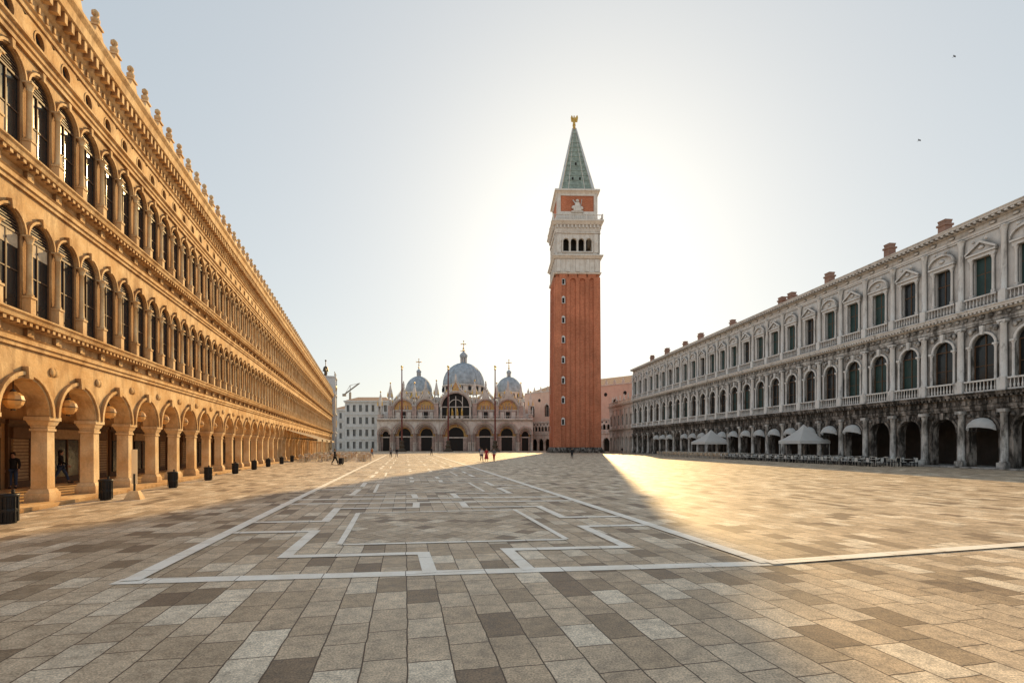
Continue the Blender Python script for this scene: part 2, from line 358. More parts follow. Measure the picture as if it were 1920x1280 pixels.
def pier():
    p=MB(); p.frus(0,.3,.13,.42,.34,.36,.34,.36); p.frus(0,.3,.42,.56,.31,.34,.25,.28); p.frus(0,.3,.56,2.62,.22,.24,.205,.23)
    p.frus(0,.3,2.62,2.70,.25,.27,.25,.27); p.frus(0,.3,2.70,2.82,.21,.24,.23,.26); p.frus(0,.3,2.82,2.99,.25,.28,.32,.34); p.frus(0,.3,2.99,3.12,.35,.37,.35,.37); return p
parts(LB,'pillar',[pier()],[GOLD2],[(k*W,0,0) for k in range(K0,K1+1)],0)
def ucol(h):
    p=MB(); p.box(-.13,.13,-.24,-.003,.02,.55); p.box(-.15,.15,-.27,-.003,.55,.62)
    prof=[(.12,.62),(.125,.68),(.095,.72)]+[(.09-.003*i,.72+(h-.72-.3)*i/3) for i in range(1,4)]
    prof+=[(.10,h-.29),(.085,h-.26),(.12,h-.12),(.15,h-.06)]
    p.lathe(prof,0,-.13,8); p.box(-.15,.15,-.28,-.003,h-.06,h)
    return p
parts(LB,'column',[ucol(2.62)],[GOLD2],[(k2*W/2,0,6.4) for k2 in range(2*K0,2*K1+1)],0)
parts(LB,'upper_column',[ucol(2.52)],[GOLD2],[(k2*W/2,0,11.55) for k2 in range(2*K0,2*K1+1)],0)
def lwin(h,var):
    w=MB(); r=RWN
    fillout(w,0,r,.10,h,0,12,1)
    for s_ in (-1,1): w.box(min(s_*r,s_*(r-.05)),max(s_*r,s_*(r-.05)),-.04,-.004,.10,h)
    w.box(-.025,.025,-.04,-.004,.10,h); w.box(-r,r,-.05,-.004,h-.05,h+.02); w.box(-r+.05,r-.05,-.035,-.004,.10,.18); w.box(-r+.05,r-.05,-.03,-.004,1.35,1.39)
    ring(w,0,r-.05,r-.002,h,-.04,0,12,0)
    for i in range(1,6):
        z=i*.095; hw=math.sqrt(max(0,(r-.06)**2-z*z)); w.box(-hw,hw,-.03,-.006,h+z,h+z+.025,0)
    if var==1: w.box(-r+.07,-.03,-.02,-.003,.2,1.3,2)
    if var==2: w.box(.36,r-.10,-.02,-.003,.2,h-.9,2)
    if var==3: w.box(-r+.07,r-.07,-.02,-.003,h-.5,h-.06,2)
    return w
parts(LB,'window',[lwin(2.62,v) for v in (0,2,0,1,0,0,2,0,3,0,0)],[WOODF,GLASS,BLIND],[((k2+.5)*W/2,.09,6.4) for k2 in range(2*K0,2*K1)],0)
parts(LB,'upper_window',[lwin(2.52,v) for v in (0,2,0,0,1,0,0)],[WOODF,GLASS,BLIND],[((k2+.5)*W/2,.09,11.55) for k2 in range(2*K0,2*K1)],0)
def crest():
    p=MB(); hw=W/4
    pr=[(-hw,0),(hw,0),(hw,.12),(.5,.16),(.33,.28),(.22,.5),(.19,.62),(-.19,.62),(-.22,.5),(-.33,.28),(-.5,.16),(-hw,.12)]
    p.prism(pr,-.14,.14); p.box(-.22,.22,-.2,.2,.62,.7)
    p.lathe([(.08,.7),(.15,.82),(.17,.95),(.09,1.02),(.08,1.08),(.14,1.16),(.13,1.27),(.04,1.36)],0,0,8)
    for s_ in (-1,1): p.ball((s_*.17,0,1.12),.09,.06,.10,0,6,4)
    return p
parts(LB,'roof_finial',[crest()],[GOLD2],[((k2+.5)*W/2,-.24,18.462) for k2 in range(2*K0,2*K1)],0)
rf=MB(); rf.extr([(.3,18.47),(13.8,18.47),(13.8,18.9),(7,20.2),(.3,18.6)],x0,x1); part(LB,'roof',rf.mesh('roof',[TILE]))
def shopf(v):
    p=MB(); p.box(-1.3,1.3,-.12,-.004,.13,3.3,0); p.box(-1.1,1.1,-.20,-.125,.45,2.4,1 if v!=1 else 2); p.box(-1.15,1.15,-.24,-.125,2.45,2.95,0 if v else 2)
    p.box(-.04,.04,-.25,-.205,.45,2.4,0); p.box(-1.4,1.4,-.22,-.125,3.1,3.3,0)
    if v==1:
        for i in range(12): p.box(-1.1,1.1,-.23,-.205,.5+i*.16,.54+i*.16,0)
    return p
parts(LB,'shopfront',[shopf(0),shopf(1),shopf(2)],[WOODF,GLASS,SHOP],[((k+.5)*W,5,0) for k in range(K0,K1)],0)
def lw(x,y,z=0):
    u=Vector((-.2851,.9585)); v=Vector((-.9585,-.2851)); p=Vector(LO)+u*x+v*y; return (p.x,p.y,z)
gl=MB(); gl.lathe([(.05,.0),(.16,.04),(.25,.14),(.29,.29),(.25,.44),(.16,.54),(.05,.58)],0,0,10,0,False)
gf=MB(); gf.tube((0,0,.6),(0,0,1.05),.015); gf.lathe([(.07,.565),(.09,.59),(.03,.66)],0,0,8); gf.lathe([(.06,-.05),(.065,.0),(.07,.02)],0,0,8)
gf.lathe([(.296,.275),(.305,.29),(.296,.305)],0,0,10)
gme=gl.mesh('lamp_globe',[LAMPG]); fme=gf.mesh('lamp_bracket',[BRONZE])
for k in range(K0,K1):
    t=thing('hanging_lamp',"amber glass globe lamp hanging under an arcade arch","lamp",lw((k+.5)*W,.3,3.30),0,"lamps hanging in the arcade arches")
    part(t,'lamp_globe',gme); part(t,'lamp_bracket',fme)
# ------------------------------------------------------------------ right arcade building
RW=3.6; RN=30; RA=math.atan2(-.994,.109); RO=(32.95,131.36)
RB=thing('palace_building',"white stone palace, blackened arcade below, pedimented windows above","building",(RO[0],RO[1],0),RA)
def rw(x,y,z=0):
    u=Vector((.1094,-.994)); v=Vector((.994,.1094)); p=Vector(RO)+u*x+v*y; return (p.x,p.y,z)
XE=RN*RW; near=24*RW
lo=MB(); mid=MB(); up=MB()
def balus(mb,xa,xb,y,z,h,n,mi=0):
    mb.box(xa,xb,y-.11,y+.11,z,z+.14,mi); mb.box(xa,xb,y-.13,y+.13,z+h-.14,z+h,mi)
    for i in range(n):
        x=xa+(xb-xa)*(i+.5)/n; H=h-.28; zz=z+.14
        mb.lathe([(.05,zz),(.085,zz+H*.25),(.04,zz+H*.6),(.045,zz+H*.9),(.07,zz+H)],x,y,6,mi)
def entab(mb,a,h,x0,x1,proj=.55,dent=.36,mi=0,mc=None):
    mc=mi if mc is None else mc
    mb.extr([(.6,a),(-.12,a),(-.12,a+h*.12),(-.17,a+h*.12),(-.17,a+h*.27),(-.22,a+h*.30),(-.10,a+h*.32),(-.10,a+h*.62),(.6,a+h*.62)],x0,x1,mi)
    mb.extr([(.6,a+h*.622),(-.13,a+h*.622),(-.25,a+h*.68),(-.30,a+h*.76),(-proj,a+h*.8),(-proj-.03,a+h*.9),(-proj-.12,a+h*.96),(-proj-.12,a+h),(.6,a+h)],x0,x1,mc)
    x=x0
    while x<x1-.1: mb.box(x,x+dent*.5,-proj+.04,-.26,a+h*.69,a+h*.795,mc); x+=dent
for i in range(RN):
    xa=i*RW; xc=xa+RW/2; xb=xa+RW
    arch_panel(lo,xa,xb,xc,0,5.3,1.22,3.5,0,.8,seg=14,back=True)
    ring(lo,xc,1.223,1.42,3.5,-.09,0,14); lo.prism([(xc-.13,4.62),(xc+.13,4.62),(xc+.2,5.25),(xc-.2,5.25)],-.28,-.0)
    for s_ in (-1,1):
        lo.box(xc-1.36 if s_<0 else xc+1.22,xc-1.22 if s_<0 else xc+1.36,-.06,-.003,3.3,3.5)
        lo.ball((xc+s_*1.2,-.06,4.80),.22,.14,.2,0,7,4)
    for q in range(4):
        lo.box(xa+q*.9+.12,xa+q*.9+.40,-.19,-.103,5.83,6.27)
        lo.ball((xa+q*.9+.66,-.10,6.05),.15,.08,.15,0,7,4)
    arch_panel(mid,xa,xb,xc,6.9,13.0,.98,11.2,0,.35,seg=12,sill=7.1)
    ring(mid,xc,.983,1.17,11.2,-.12,0,12,1); mid.prism([(xc-.1,12.1),(xc+.1,12.1),(xc+.17,12.9),(xc-.17,12.9)],-.26,0,1)
    for s_ in (-1,1):
        mid.ball((xc+s_*1.05,-.05,12.5),.24,.15,.26,0,7,4); mid.ball((xc+s_*.75,-.08,12.66),.2,.13,.14,0,7,4)
        xx=xc+s_*1.11; mid.lathe([(.15,8.0),(.11,8.12),(.10,10.8),(.15,10.95),(.15,11.2)],xx,-.12,8,1)
        mid.box(xx-.17,xx+.17,-.30,-.003,11.02,11.2,1)
    balus(mid,xc-1.35,xc+1.35,-.30,6.92,1.08,9,1)
    for q in range(5): mid.ball((xa+.36+q*.72,-.13,13.72),.24,.13,.19,0,7,4)
    z=14.5; hw_=.74
    for (a_,b_,c_,d_) in ((xa,xc-hw_,z,21.2),(xc+hw_,xb,z,21.2),(xc-hw_,xc+hw_,z,15.7),(xc-hw_,xc+hw_,19.1,21.2)):
        up.add([(a_,0,c_),(b_,0,c_),(b_,0,d_),(a_,0,d_)],[(0,1,2,3)])
    for xq in (xc-hw_,xc+hw_): up.add([(xq,0,15.7),(xq,.4,15.7),(xq,.4,19.1),(xq,0,19.1)],[(0,1,2,3)])
    up.add([(xc-hw_,0,19.1),(xc+hw_,0,19.1),(xc+hw_,.4,19.1),(xc-hw_,.4,19.1)],[(0,1,2,3)])
    balus(up,xc-1.35,xc+1.35,-.28,14.52,1.05,9)
    for s_ in (-1,1):
        xx=xc+s_*.91; up.box(xx-.15,xx+.15,-.20,-.003,15.62,15.9); up.lathe([(.13,15.9),(.11,16.0),(.10,18.7),(.15,18.85),(.17,19.0)],xx,-.12,8)
        up.box(xx-.18,xx+.18,-.28,-.003,19.0,19.1)
    up.box(xc-1.15,xc+1.15,-.26,-.003,19.1,19.4); up.box(xc-1.25,xc+1.25,-.38,-.003,19.4,19.56)
    if i%2==0:
        up.prism([(xc-1.22,19.562),(xc+1.22,19.562),(xc+1.22,19.66),(xc,20.5),(xc-1.22,19.66)],-.20,-.003)
        for s_ in (-1,1): up.prism([(xc,20.42),(xc,20.64),(xc+s_*1.30,19.74),(xc+s_*1.30,19.562)],-.42,-.21)
    else:
        o=[(xc-1.2*cos(pi*j/12),19.56+.12+ .86*sin(pi*j/12)) for j in range(13)]
        up.prism([(xc-1.2,19.562)]+o+[(xc+1.2,19.562)],-.20,-.003)
        for j in range(12):
            (p0,q0),(p1,q1)=o[j],o[j+1]; up.prism([(p0,q0-.05),(p1,q1-.05),(p1,q1+.14),(p0,q0+.14)],-.42,-.203)
    up.ball((xc,-.22,20.0),.3,.14,.2,0,7,4)
    for s_ in (-1,1): up.ball((xc+s_*.55,-.38,20.62 if i%2==0 else 20.75),.16,.14,.16,0,6,4)
entab(lo,5.3,1.6,0,XE,.55); entab(mid,13.0,1.5,0,XE,.6,.36,0,1); entab(up,21.2,1.4,0,XE,.85,.5)
for i in range(RN*2): up.ball((.9+i*1.8,-.16,21.85),.3,.12,.16,0,7,4)
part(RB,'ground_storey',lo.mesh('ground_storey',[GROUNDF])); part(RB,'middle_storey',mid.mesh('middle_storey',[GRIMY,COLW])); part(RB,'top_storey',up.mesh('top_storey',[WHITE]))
core=MB(); core.box(0,XE,.82,16,5.2,22.5); core.box(0,XE,5.5,16,0,5.2); core.box(-.3,0,.02,16,0,22.5); core.box(XE,XE+.3,.02,16,0,22.5)
core.box(0,XE,.45,.8,15,19.5)
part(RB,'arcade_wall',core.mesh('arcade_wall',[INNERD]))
fl=MB(); fl.box(0,XE,-.7,5.5,.004,.14); part(RB,'arcade_floor',fl.mesh('arcade_floor',[GRIMY]))
def gcol():
    p=MB(); p.box(-.36,.36,-.50,-.003,.14,.62); p.lathe([(.34,.62),(.35,.70),(.29,.78),(.28,2.2),(.25,4.75),(.29,4.8),(.26,4.86),(.33,5.02)],0,-.14,12); p.box(-.36,.36,-.50,-.003,5.02,5.3); return p
def icol():
    p=MB(); p.box(-.34,.34,-.50,-.003,.0,1.1); p.lathe([(.30,1.1),(.31,1.18),(.26,1.25),(.255,3),(.22,5.72),(.26,5.8),(.24,5.9)],0,-.21,12)
    for s_ in (-1,1): p.tube((s_*.22,-.47,5.92),(s_*.22,-.02,5.92),.12,.12,8)
    p.box(-.34,.34,-.50,-.003,5.95,6.1); return p
def kcol():
    p=MB(); p.box(-.28,.28,-.44,-.003,.0,1.1); p.lathe([(.25,1.1),(.26,1.16),(.21,1.22),(.205,3),(.18,5.9),(.2,5.95),(.18,6.05),(.24,6.35),(.30,6.6)],0,-.17,10); p.box(-.30,.30,-.46,-.003,6.6,6.7); return p
parts(RB,'column',[gcol()],[GRIMY],[(i*RW,0,0) for i in range(RN+1)],near)
parts(RB,'ionic_column',[icol()],[COLW],[(i*RW,0,6.9) for i in range(RN+1)],near)
parts(RB,'upper_column',[kcol()],[COLW],[(i*RW,0,14.5) for i in range(RN+1)],near)
def rwin(v):
    w=MB(); r=.98; fillout(w,0,r,.2,4.3,0,12,1)
    w.box(-r,r,-.08,-.004,4.23,4.33,0)
    for s_ in (-1,1): w.box(min(s_*r,s_*(r-.08)),max(s_*r,s_*(r-.08)),-.07,-.004,.2,4.23,0)
    w.box(-.04,.04,-.07,-.004,.2,5.15,0); w.box(-r+.08,r-.08,-.05,-.004,2.4,2.46,0)
    if v: w.box(-r+.09,-.05,-.03,-.003,.9,4.2,2); w.box(.05,r-.09,-.03,-.003,.9,4.2,2)
    return w
parts(RB,'window',[rwin(0),rwin(1)],[WOODF,GLASS,TEAL],[((i+.5)*RW,.33,6.9) for i in range(RN)],near)
def sq(v):
    w=MB(); w.box(-.74,.74,0,.05,15.7,19.1,1); w.box(-.05,.05,-.05,-.003,15.7,19.1,0); w.box(-.74,.74,-.05,-.003,17.6,17.68,0)
    if v:
        for s_ in (-1,1): w.box(min(s_*.06,s_*.72),max(s_*.06,s_*.72),-.04,-.003,15.75,19.05,2)
    return w
parts(RB,'upper_window',[sq(0),sq(1),sq(1)],[WOODF,GLASS,TEAL],[((i+.5)*RW,.25,0) for i in range(RN)],near)
rf=MB(); rf.extr([(.0,22.61),(16,22.61),(16,23),(8,24.6),(.0,22.75)],0,XE); RF=part(RB,'roof',rf.mesh('roof',[TILE]))
ch=MB(); ch.box(-.5,.5,-.4,.4,22.8,24.5); ch.box(-.62,.62,-.5,.5,24.5,24.7); ch.frus(0,0,24.7,25.1,.45,.33,.55,.42)
cm=ch.mesh('chimney',[CHIM])
for px in (1772,1668,1555,1484,1466,1373,1313,1284,1250,1222):
    d=43000/(px-860)*1.03; x=(131.36-d)/.994
    part(RF,'chimney',cm,(x,1.6,random.uniform(-.6,.1)),0,scale=(random.uniform(.7,1.1),1,1))
# ------------------------------------------------------------------ library wing beyond
LIB=thing('library_building',"two storey columned stone building beside the brick tower","building",rw(-.4,1.5),RA)
lb=MB(); n=7
for i in range(n):
    xb=-i*3.6; xa=xb-3.6; xc=(xa+xb)/2
    arch_panel(lb,xa,xb,xc,0,6,1.2,3.6,0,.7,back=True); ring(lb,xc,1.203,1.4,3.6,-.08,0)
    arch_panel(lb,xa,xb,xc,7.2,13,.8,10.6,0,.5,sill=8.2); ring(lb,xc,.803,1,10.6,-.08,0)
    fillout(lb,xc,.8,8.2,10.6,.45,12,1)
    for z0,h in ((.0,6),(7.2,5.8)): lb.lathe([(.3,z0),(.26,z0+.3),(.23,z0+h-.4),(.33,z0+h)],xb,-.12,10)
    balus(lb,xa,xb,-.2,14.6,1.0,8); lb.lathe([(.25,15.6),(.3,15.9),(.12,16.3),(.2,16.7),(.16,17.2),(.05,17.4)],xb,-.2,8)
entab(lb,6,1.2,-n*3.6,0); entab(lb,13,1.6,-n*3.6,0)
part(LIB,'wall',lb.mesh('wall',[BASW,GLASS]))
lc=MB(); lc.box(-n*3.6,-.02,.72,12,6,14.6); lc.box(-n*3.6,-.02,5,12,0,6); part(LIB,'arcade_wall',lc.mesh('arcade_wall',[INNERD]))
# ------------------------------------------------------------------ campanile
TW=thing('bell_tower',"tall red brick bell tower with white belfry and green spire","tower",(18.9,147.2,0),math.radians(1.5))
TW.scale=(1.08,1.08,1)
bk=MB(); a0,a1=6.08,5.83
bk.frus(0,0,1.6,51.9,a0,a0,a1,a1)
def face4():
    for k in range(4): yield Matrix.Rotation(k*pi/2,4,'Z')
strips=MB()
for c,w in ((-5.35,1.8),(5.35,1.8),(-2.65,.95),(0,.95),(2.65,.95)):
    f=.962; vs=[]
    for z,k,yy in ((1.6,1,-6.4),(51.0,f,-6.15)):
        vs+=[((c-w/2)*k,yy,z),((c+w/2)*k,yy,z),((c+w/2)*k,yy+.5,z),((c-w/2)*k,yy+.5,z)]
    strips.add(vs,[(0,1,5,4),(1,2,6,5),(3,0,4,7),(4,5,6,7)])
for c in (-4.0,-1.32,1.32,4.0):
    arch_panel(strips,c*.962-1.1,c*.962+1.1,c*.962,49.3,51.9,.78,49.9,-6.17,-5.83,seg=8)
for M in face4(): bk.merge(strips,M)
part(TW,'brick_shaft',bk.mesh('brick_shaft',[BRICK]))
bs=MB(); bs.frus(0,0,0,.5,7.2,7.2,7.2,7.2); bs.frus(0,0,.5,1.0,6.9,6.9,6.9,6.9); bs.frus(0,0,1.0,1.6,6.7,6.7,6.5,6.5); part(TW,'stone_base',bs.mesh('stone_base',[GROUNDF]))
wt=MB()
wt.frus(0,0,51.9,52.3,6.3,6.3,6.5,6.5); wt.frus(0,0,52.3,56.4,6.05,6.05,6.05,6.05); wt.frus(0,0,56.4,57.0,6.3,6.3,6.75,6.75); wt.frus(0,0,57.0,57.3,6.85,6.85,6.85,6.85)
wt.frus(0,0,64.2,64.7,6.1,6.1,6.25,6.25); wt.frus(0,0,64.7,66.2,6.1,6.1,6.15,6.15);wt.frus(0,0,66.2,67.0,6.35,6.35,6.9,6.9); wt.frus(0,0,67.0,67.4,7.0,7.0,7.0,7.0)
f=MB()
for i in range(5): f.box(-5.7+i*2.6,-5.7+i*2.6+1.0,-6.22,-6.053,52.6,56.2)
for i in range(12): f.box(-5.75+i*1.0,-5.35+i*1.0,-6.5,-6.155,65.3,66.15)
f.box(-6.0,-4.1,-6.0,-5.2,57.3,64.2)
f.box(4.1,6.0,-6.0,-5.2,57.3,64.2)
for i in range(4):
    xc=-3.075+i*2.05
    arch_panel(f,xc-1.025,xc+1.025,xc,57.3,64.2,.78,61.6,-5.95,-5.2,seg=10,sill=58.5,back=True); ring(f,xc,.783,.95,61.6,-6.05,-5.95,10)
for i in range(5):
    xc=-4.1+i*2.05; f.lathe([(.24,58.5),(.17,58.8),(.16,61.2),(.28,61.6)],xc,-6.02,8)
f.box(-4.2,4.2,-6.2,-5.96,58.2,58.5)
for c in (-5.05,5.05): f.box(c-.55,c+.55,-6.15,-6.003,58.2,63.6); f.ball((c,-6.1,61),.3,.15,.5)
f.box(-5.9,5.9,-6.25,-6.003,63.75,64.1)
balus(f,-6.6,6.6,-6.6,67.4,1.5,22)
for c in (-6.6,-2.2,2.2): f.box(c-.18,c+.18,-6.8,-6.4,67.4,69.1)
f.box(-5.4,-4.5,-5.52,-5.2,69.4,75.6); f.box(4.5,5.4,-5.52,-5.2,69.4,75.6); f.box(-4.5,4.5,-5.50,-5.25,69.4,70.4); f.box(-4.5,4.5,-5.50,-5.25,75.0,75.6)
for M in face4(): wt.merge(f,M)
wt.frus(0,0,67.4,69.4,5.6,5.6,5.5,5.5)
wt.frus(0,0,75.6,76.2,5.5,5.5,5.9,5.9); wt.frus(0,0,76.2,76.7,6.1,6.1,6.1,6.1); wt.frus(0,0,76.7,77.2,5.3,5.3,5.0,5.0)
part(TW,'belfry',wt.mesh('belfry',[TWHITE]))
ab=MB(); ab.frus(0,0,69.4,75.6,5.3,5.3,5.3,5.3); part(TW,'attic_wall',ab.mesh('attic_wall',[BRICK]))
ic=MB(); ic.frus(0,0,57.35,64.15,3.2,3.2,3.2,3.2); part(TW,'belfry_dark_core',ic.mesh('belfry_dark_core',[BLACKV]))  # added solid dark box, its colour stands for shade inside the belfry
rl=MB(); rl.ball((0,-5.6,73.4),.5,.35,.5); rl.frus(0,-5.55,70.5,72.9,1.1,.35,.5,.3); rl.ball((-.9,-5.6,71.5),.7,.3,.6); rl.ball((.95,-5.6,71.3),.75,.3,.6); rl.tube((.8,-5.75,71.4),(1.2,-5.75,73.8),.1); rl.tube((-.5,-5.7,72.6),(-1.2,-5.75,73.6),.16)
rl.box(-1.6,1.6,-5.8,-5.35,70.1,70.5)
part(TW,'figure_relief',rl.mesh('figure_relief',[TWHITE]))
ZA=98.4; sp=MB(); sp.frus(0,0,77.2,ZA-.3,4.5,4.5,.42,.42,0)
for sx in (-1,1):
    for sy in (-1,1): sp.tube((sx*4.55,sy*4.55,77.2),(sx*.45,sy*.45,ZA-.2),.46,.18,6,1)
for M in face4():
    q=MB(); sl_=(4.5-.42)/(ZA-.3-77.2)
    for i in range(1,13):
        z=77.2+i*1.6; hw=4.5-(z-77.2)*sl_; q.box(-hw,hw,-hw-.07,-hw+.1,z,z+.09,0)
    for e in (-.5,.5): q.tube((e*4.5,-4.52,77.2),(e*.42,-.44,ZA-.4),.10,.05,5,1)
    for x_,z_ in ((-1.0,80.5),(1.0,80.5),(0,85.5)):
        hw=4.5-(z_-77.2)*sl_; q.box(x_-.22,x_+.22,-hw-.12,-hw+.4,z_,z_+.8,2)
    sp.merge(q,M)
part(TW,'spire',sp.mesh('spire',[COPPER,TWHITE,BLACKV]))
an=MB(); an.lathe([(.55,94.6),(.3,95.0),(.45,95.3),(.3,95.5)],0,0,10); an.lathe([(.45,95.5),(.36,96.3),(.26,97.1),(.34,97.6),(.14,97.95)],0,0,10); an.ball((0,0,98.15),.2,.2,.25)
an.prism([(.1,97.6),(.9,98.7),(1.15,98.0),(.95,96.6),(.3,96.6)],.1,.2); an.prism([(-.1,97.6),(-.7,98.6),(-.95,97.9),(-.8,96.7),(-.3,96.6)],.1,.2)
an.tube((-.25,0,97.5),(-.7,-.5,98.0),.09); an.tube((.25,0,97.5),(.5,-.5,97.0),.09)
an.v=[(x,y,ZA+(z-94.6)*1.05) for x,y,z in an.v]
part(TW,'angel_statue',an.mesh('angel_statue',[GILT]))
wm=MB(); wm.box(-.55,.55,-.12,.2,-.15,0,0); wm.box(-.5,-.3,-.1,.2,0,1.5,0); wm.box(.3,.5,-.1,.2,0,1.5,0); wm.prism([(-.5,1.5),(.5,1.5),(.5,1.75),(0,2.1),(-.5,1.75)],-.1,.2,0); wm.box(-.3,.3,.0,.15,0,1.5,1)
wme=wm.mesh('window',[COLW,BLACKV])
for y_ in (528,563,600,637,675,713,750,790):
    z=(835-y_)*.1555+2.1-.9; part(TW,'window',wme,(-3.98*(1-.04*z/51.9),-6.08+.25*z/51.9-.12,z))
    part(TW,'window',wme,(-6.08+.25*z/51.9-.12,3.98*(1-.04*z/51.9),z-2),-pi/2)
# ------------------------------------------------------------------ basilica
BA=thing('basilica',"domed marble basilica with five arched portals and gilded pinnacles","church",(-21.8,185,0),0)
bw=MB()
bays=[(-29.8,-24.2,-26.9,2.3,6.4),(-24.2,-15.6,-19.8,3.8,6.6),(-15.6,-6.6,-11.3,3.8,6.6),(-6.6,6.6,0,5.2,6.3),(6.6,15.6,11.3,3.8,6.6),(15.6,24.2,19.8,3.8,6.6),(24.2,29.8,26.9,2.3,6.4)]
for bi,(xl,xr,xc,r,s_) in enumerate(bays):
    zt=12.0; e0=.02*bi
    arch_panel(bw,xl,xr,xc,0,zt,r,s_,0,3.0,0,14)
    ring(bw,xc,r+.003,r+.3,s_,-.16-e0*.5,0,14,0); ring(bw,xc,r+.3,r+.6,s_,-.32-e0,0,14,3); ring(bw,xc,r-.5,r-.003,s_,.6,1.2,14,0); ring(bw,xc,r-1.1,r-.5,s_,1.2,1.9,14,3)
    fillout(bw,xc,r,s_-.9,s_,2.7,14,2)
    bw.box(xc-r,xc+r,2.2,2.72,s_-1.3,s_-.9,0); bw.box(xc-r*.55,xc+r*.55,2.4,2.95,0,s_-1.3,1); bw.box(xc-r,xc-r*.55,2.3,2.96,0,s_-1.3,3); bw.box(xc+r*.55,xc+r,2.3,2.96,0,s_-1.3,3)
    fillout(bw,xc,r*.6,s_-.9,s_-.2,2.62,10,1)
    for e in (-1,1):
        for j,(dx,yy) in enumerate(((-.15,1.6),(.30,.8),(.2,-.35),(.7,-.45))):
            if r<3 and j==3: continue
            x=xc+e*(r+dx)
            bw.lathe([(.26,0),(.22,.4),(.2,2.9),(.32,3.2),(.34,3.4)],x,yy,7,0); bw.lathe([(.22,3.4),(.18,3.7),(.17,s_-.5),(.28,s_-.1)],x,yy,7,3)
bw.box(-29.8,29.8,-.9,3.0,12.0,12.35,0); bw.box(-29.8,29.8,-.6,-.002,11.75,11.997,0)
balus(bw,-29.8,29.8,-.7,12.35,1.1,90)
y2=1.8
ub=[(-20.2,3.6,16.0),(-11.6,3.6,16.0),(0,5.3,17.0),(11.6,3.6,16.0),(20.2,3.6,16.0)]
for xc,r,s_ in ub:
    o=outline(r+.7,s_,16); bw.prism([(xc+a,z) for a,z in [(-r-.7,12.35)]+o+[(r+.7,12.35)]],y2+.9,y2+3,0)
    ring(bw,xc,r,r+.4,s_,y2,y2+.9,16,3); ring(bw,xc,r+.4,r+.7,s_,y2-.15,y2+.9,16,0); ring(bw,xc,r+.7,r+.95,s_,y2-.3,y2+1.2,16,0)
    for e in (-1,1): bw.box(min(xc+e*r,xc+e*(r+.7)),max(xc+e*r,xc+e*(r+.7)),y2,y2+.9,12.35,s_,0)
    if xc==0:
        fillout(bw,xc,r,12.6,s_,y2+.85,16,1)
        for q in (-2.6,0,2.6): bw.box(q-.14,q+.14,y2+.6,y2+.84,12.6,s_+4.2,0)
        bw.box(-r,r,y2+.55,y2+.84,s_-.1,s_+.2,0); ring(bw,0,2.6,2.85,s_+.2,y2+.5,y2+.83,12,0)
        for q in (-2.7,-.95,.95,2.7):
            bw.ball((q,-.2,15.0),.42,1.0,.5,4,8,5); bw.tube((q,-.9,15.2),(q,-1.4,16.2),.28,.18,6,4); bw.tube((q,-1.3,16.2),(q,-1.9,16.0),.18,.12,6,4)
            for yy in (-.8,.4):
                for e in (-.2,.2): bw.tube((q+e,yy,14.8),(q+e,yy-.1,13.5),.12,.08,5,4)
            bw.box(q-.5,q+.5,-1.2,.9,12.36,13.5,0)
    else:
        fillout(bw,xc,r,s_+.0,s_,y2+.85,16,2)
        bw.box(xc-r,xc+r,y2+.5,y2+.88,s_-.5,s_-.1,0)
        bw.box(xc-r,xc+r,y2+.7,y2+.89,12.36,s_-.5,3)
        for q in (-2.2,0,2.2):
            bw.box(xc+q-.75,xc+q+.75,y2+.5,y2+.698,12.6,s_-.9,1 if q==0 else 0); bw.tube((xc+q-.95,y2+.45,12.4),(xc+q-.95,y2+.45,s_-.5),.13,.13,6,0)
        for q in (-1.6,-.6,.5,1.5): bw.lathe([(.32,s_),(.25,s_+.9),(.12,s_+1.25),(.18,s_+1.5),(.05,s_+1.7)],xc+q,y2+.7,6,3)
    pr=[]
    for t in range(11):
        f=t/10; xx=(r+1.3)*(1-f); z=s_+ (r+.75)*math.sqrt(max(0,1-(xx/(r+1.3))**2)) + (4.0*f**3.5)
        pr.append((xx,z))
    for i in range(10):
        for e in (-1,1):
            a_,b_=pr[i],pr[i+1]
            bw.prism([(xc+e*a_[0],a_[1]-.3),(xc+e*b_[0],b_[1]-.3),(xc+e*b_[0],b_[1]+.45),(xc+e*a_[0],a_[1]+.45)],y2+.1,y2+.6,0)
            bw.lathe([(.24,(a_[1]+b_[1])/2+.3),(.3,(a_[1]+b_[1])/2+.8),(.12,(a_[1]+b_[1])/2+1.2),(.03,(a_[1]+b_[1])/2+1.7)],xc+e*(a_[0]+b_[0])/2,y2+.35,6,4 if i%3==1 else 0)
    bw.prism([(xc-1.6,s_+r+.6),(xc+1.6,s_+r+.6),(xc,pr[-1][1]+.2)],y2+.2,y2+1.0,2 if xc==0 else 0)
    zt=pr[-1][1]; bw.lathe([(.5,zt),(.3,zt+.5),(.45,zt+1),(.35,zt+1.9),(.12,zt+2.2)],xc,y2+.4,7,0); bw.ball((xc,y2+.4,zt+2.4),.28,.28,.32,0)
